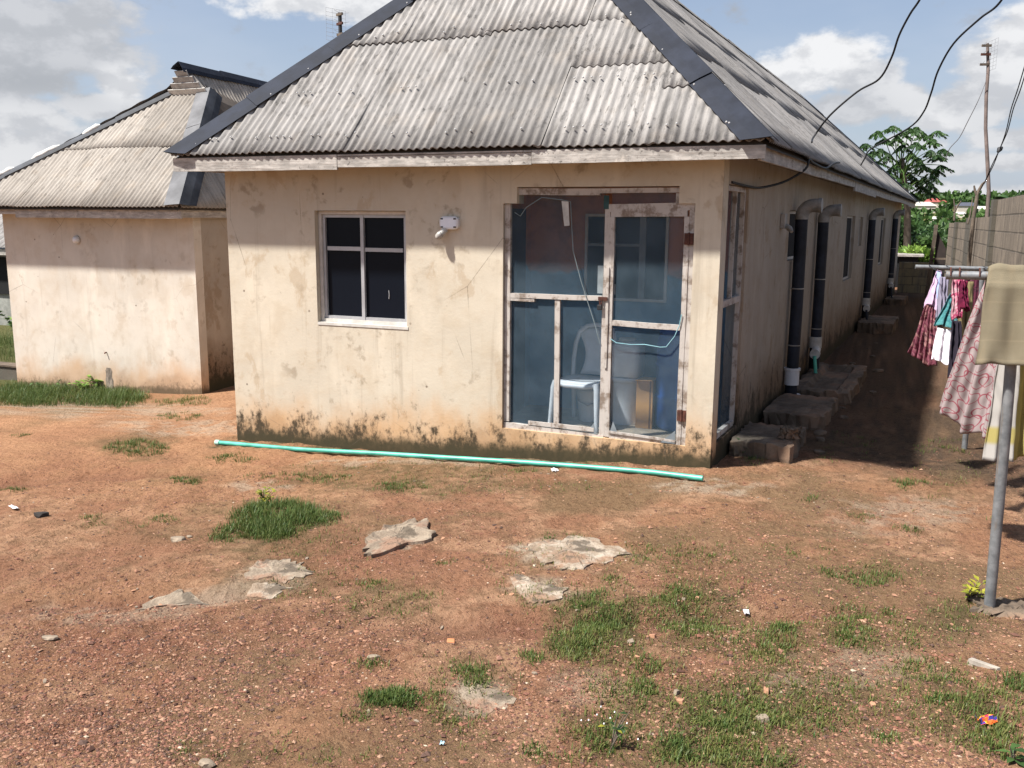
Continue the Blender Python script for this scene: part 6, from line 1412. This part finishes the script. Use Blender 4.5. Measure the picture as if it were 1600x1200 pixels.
TR = [(1.0, 28.0, 2.3, 1.2, 'leaf_dark', 'dark bushy tree just behind the far corner of the long house'), (3.0, 34, 2.1, 1.3, 'leaf_mid', 'rounded green tree behind the low rear wall'), (5.6, 33, 1.9, 1.3, 'leaf_mid', 'low spreading tree behind the block wall'), (2.1, 25.2, 1.25, .65, 'leaf_bright', 'bright green young bush just over the low rear wall'),
      (8.0, 44, 3.1, 2.0, 'leaf_mid', 'broad green tree farther down the slope behind the wall'), (3.4, 46, 3.9, 2.2, 'leaf_dark', 'dark tall tree on the slope behind the house'), (10.5, 46, 3.0, 1.8, 'leaf_dark', 'dark green tree behind the right part of the block wall'), (7.2, 60, 4.6, 2.6, 'leaf_mid', 'tree halfway down the valley behind the wall'), (3.6, 58, 4.8, 2.6, 'leaf_mid', 'large green tree in the valley beyond the house corner'), (12, 62, 4.6, 2.6, 'leaf_mid', 'round tree in the valley at the right')]
for k, (x, y, h, r, m_, lab) in enumerate(TR): tree('leafy_tree', lab, x, y, h, r, m_, 50+k, 2600, .12+.01*h, .20+.02*r, .75, 'trees beyond the rear wall')
sh = thing('dark_shed', 'dark open shed beneath the trees past the end of the long house', 'shed', (1.5, 24, 0))
MB().box(.6, 2.2, 24.0, 25.5, -.8, .95).build('body', MAT['black'], sh); MB().box(.5, 2.35, 23.9, 25.6, .952, 1.02).build('roof', MAT['board'], sh)
# hillside wood, a mass of far crowns
def wood():
    rr = np.random.RandomState(77); n = 2300; C0 = []; D0 = []; T0 = []
    for k in range(n):
        yy = rr.uniform(75, 440); xx = yy*.13+rr.uniform(-.16, .30)*yy
        if any(abs(xx-hx*yy/hy) < hwd*.62 and hy-45 < yy < hy+hwd*.5 for hx, hy, hwd in HPOS): continue
        zz = float(gh0(xx, yy)); r = rr.uniform(1.5, 3.6)
        m_ = 46; v = rr.normal(0, 1, (m_, 3)); v /= np.linalg.norm(v, axis=1)[:, None]; v[:, 2] = np.abs(v[:, 2])*1.1-.1
        C0.append(v*r*rr.uniform(.55, 1, m_)[:, None]+[xx, yy, zz+r*.55]); D0.append(v+rr.normal(0, .6, (m_, 3))); T0.append(np.full(m_, rr.uniform(.15, .85)))
    o = np_leaves('hillside_wood', np.concatenate(C0), np.concatenate(D0), 1.9, 1.5, MAT['leaf_mid'], None, 3, np.concatenate(T0)); tag(o, 'far green wood covering the hillside across the valley', 'wood', kind='stuff')
HPOS = []
HS = [((1460, 318), 200, 12, (.30, .07, .06), 'far house with a red roof on the hillside'), ((1442, 309), 260, 14, (.55, .45, .36), 'far house with a beige roof above the red roofed one'), ((1506, 314), 230, 11, (.38, .19, .10), 'far house with an orange roof on the hillside'), ((1510, 323), 190, 11, (.07, .075, .10), 'far house with a dark slate roof below the orange roofed one'),
      ((1441, 325), 170, 13, (.46, .42, .37), 'far house with a cream roof at the left of the hillside'), ((1500, 333), 130, 7, (.45, .43, .40), 'pale low roof among the trees behind the wall'), ((1512, 307), 300, 13, (.42, .36, .24), 'far house with a yellowish roof near the skyline'), ((1560, 308), 260, 16, (.44, .40, .35), 'far house with a wide cream roof behind the aerial pole'), ((1461, 341), 110, 4.5, (.5, .48, .45), 'small white roof low among the trees'),
      ((1415, 312), 300, 13, (.5, .44, .38), 'far tan roofed house near the left skyline of the hillside'), ((1533, 327), 170, 6, (.6, .56, .5), 'small pale house between the twigs and the pillar'), ((1583, 305), 320, 16, (.5, .45, .4), 'far dull roofed house at the right skyline')]
for k, ((u, v), D, wdt, c, lab) in enumerate(HS):
    for D in range(90, 640, 4):
        x, y, z = dep(u, v+7, D)
        if float(gh0(x, y)) > z: break
    wdt *= .42*D/(200 if k not in (8, 10) else 130); zg = float(gh0(x, y)); a = .3*math.sin(k*2.3); hw, hd = wdt/2, wdt*.36; zt = zg+wdt*.25
    HPOS.append((x, y, wdt))
    t_ = thing('far_house', lab, 'house', (x, y, zg), 'far houses on the hillside')
    def fr(px, py, pz): return (x+px*math.cos(a)-py*math.sin(a), y+px*math.sin(a)+py*math.cos(a), pz)
    MB().box(-hw*.9, hw*.9, -hd*.9, hd*.9, zg-1.5, zt-.1, fr=fr).build('wall', simple('far_wall', (.55, .50, .43), .9), t_)
    q = MB(); q.add([fr(-hw, -hd, zt-.15), fr(hw, -hd, zt-.15), fr(hw, hd, zt-.15), fr(-hw, hd, zt-.15), fr(-hw*.5, 0, zt+wdt*.15), fr(hw*.5, 0, zt+wdt*.15)], [(0, 1, 5, 4), (1, 2, 5), (2, 3, 4, 5), (3, 0, 4), (3, 2, 1, 0)]); q.build('roof', simple('far_roof', c, .8), t_)
wood()
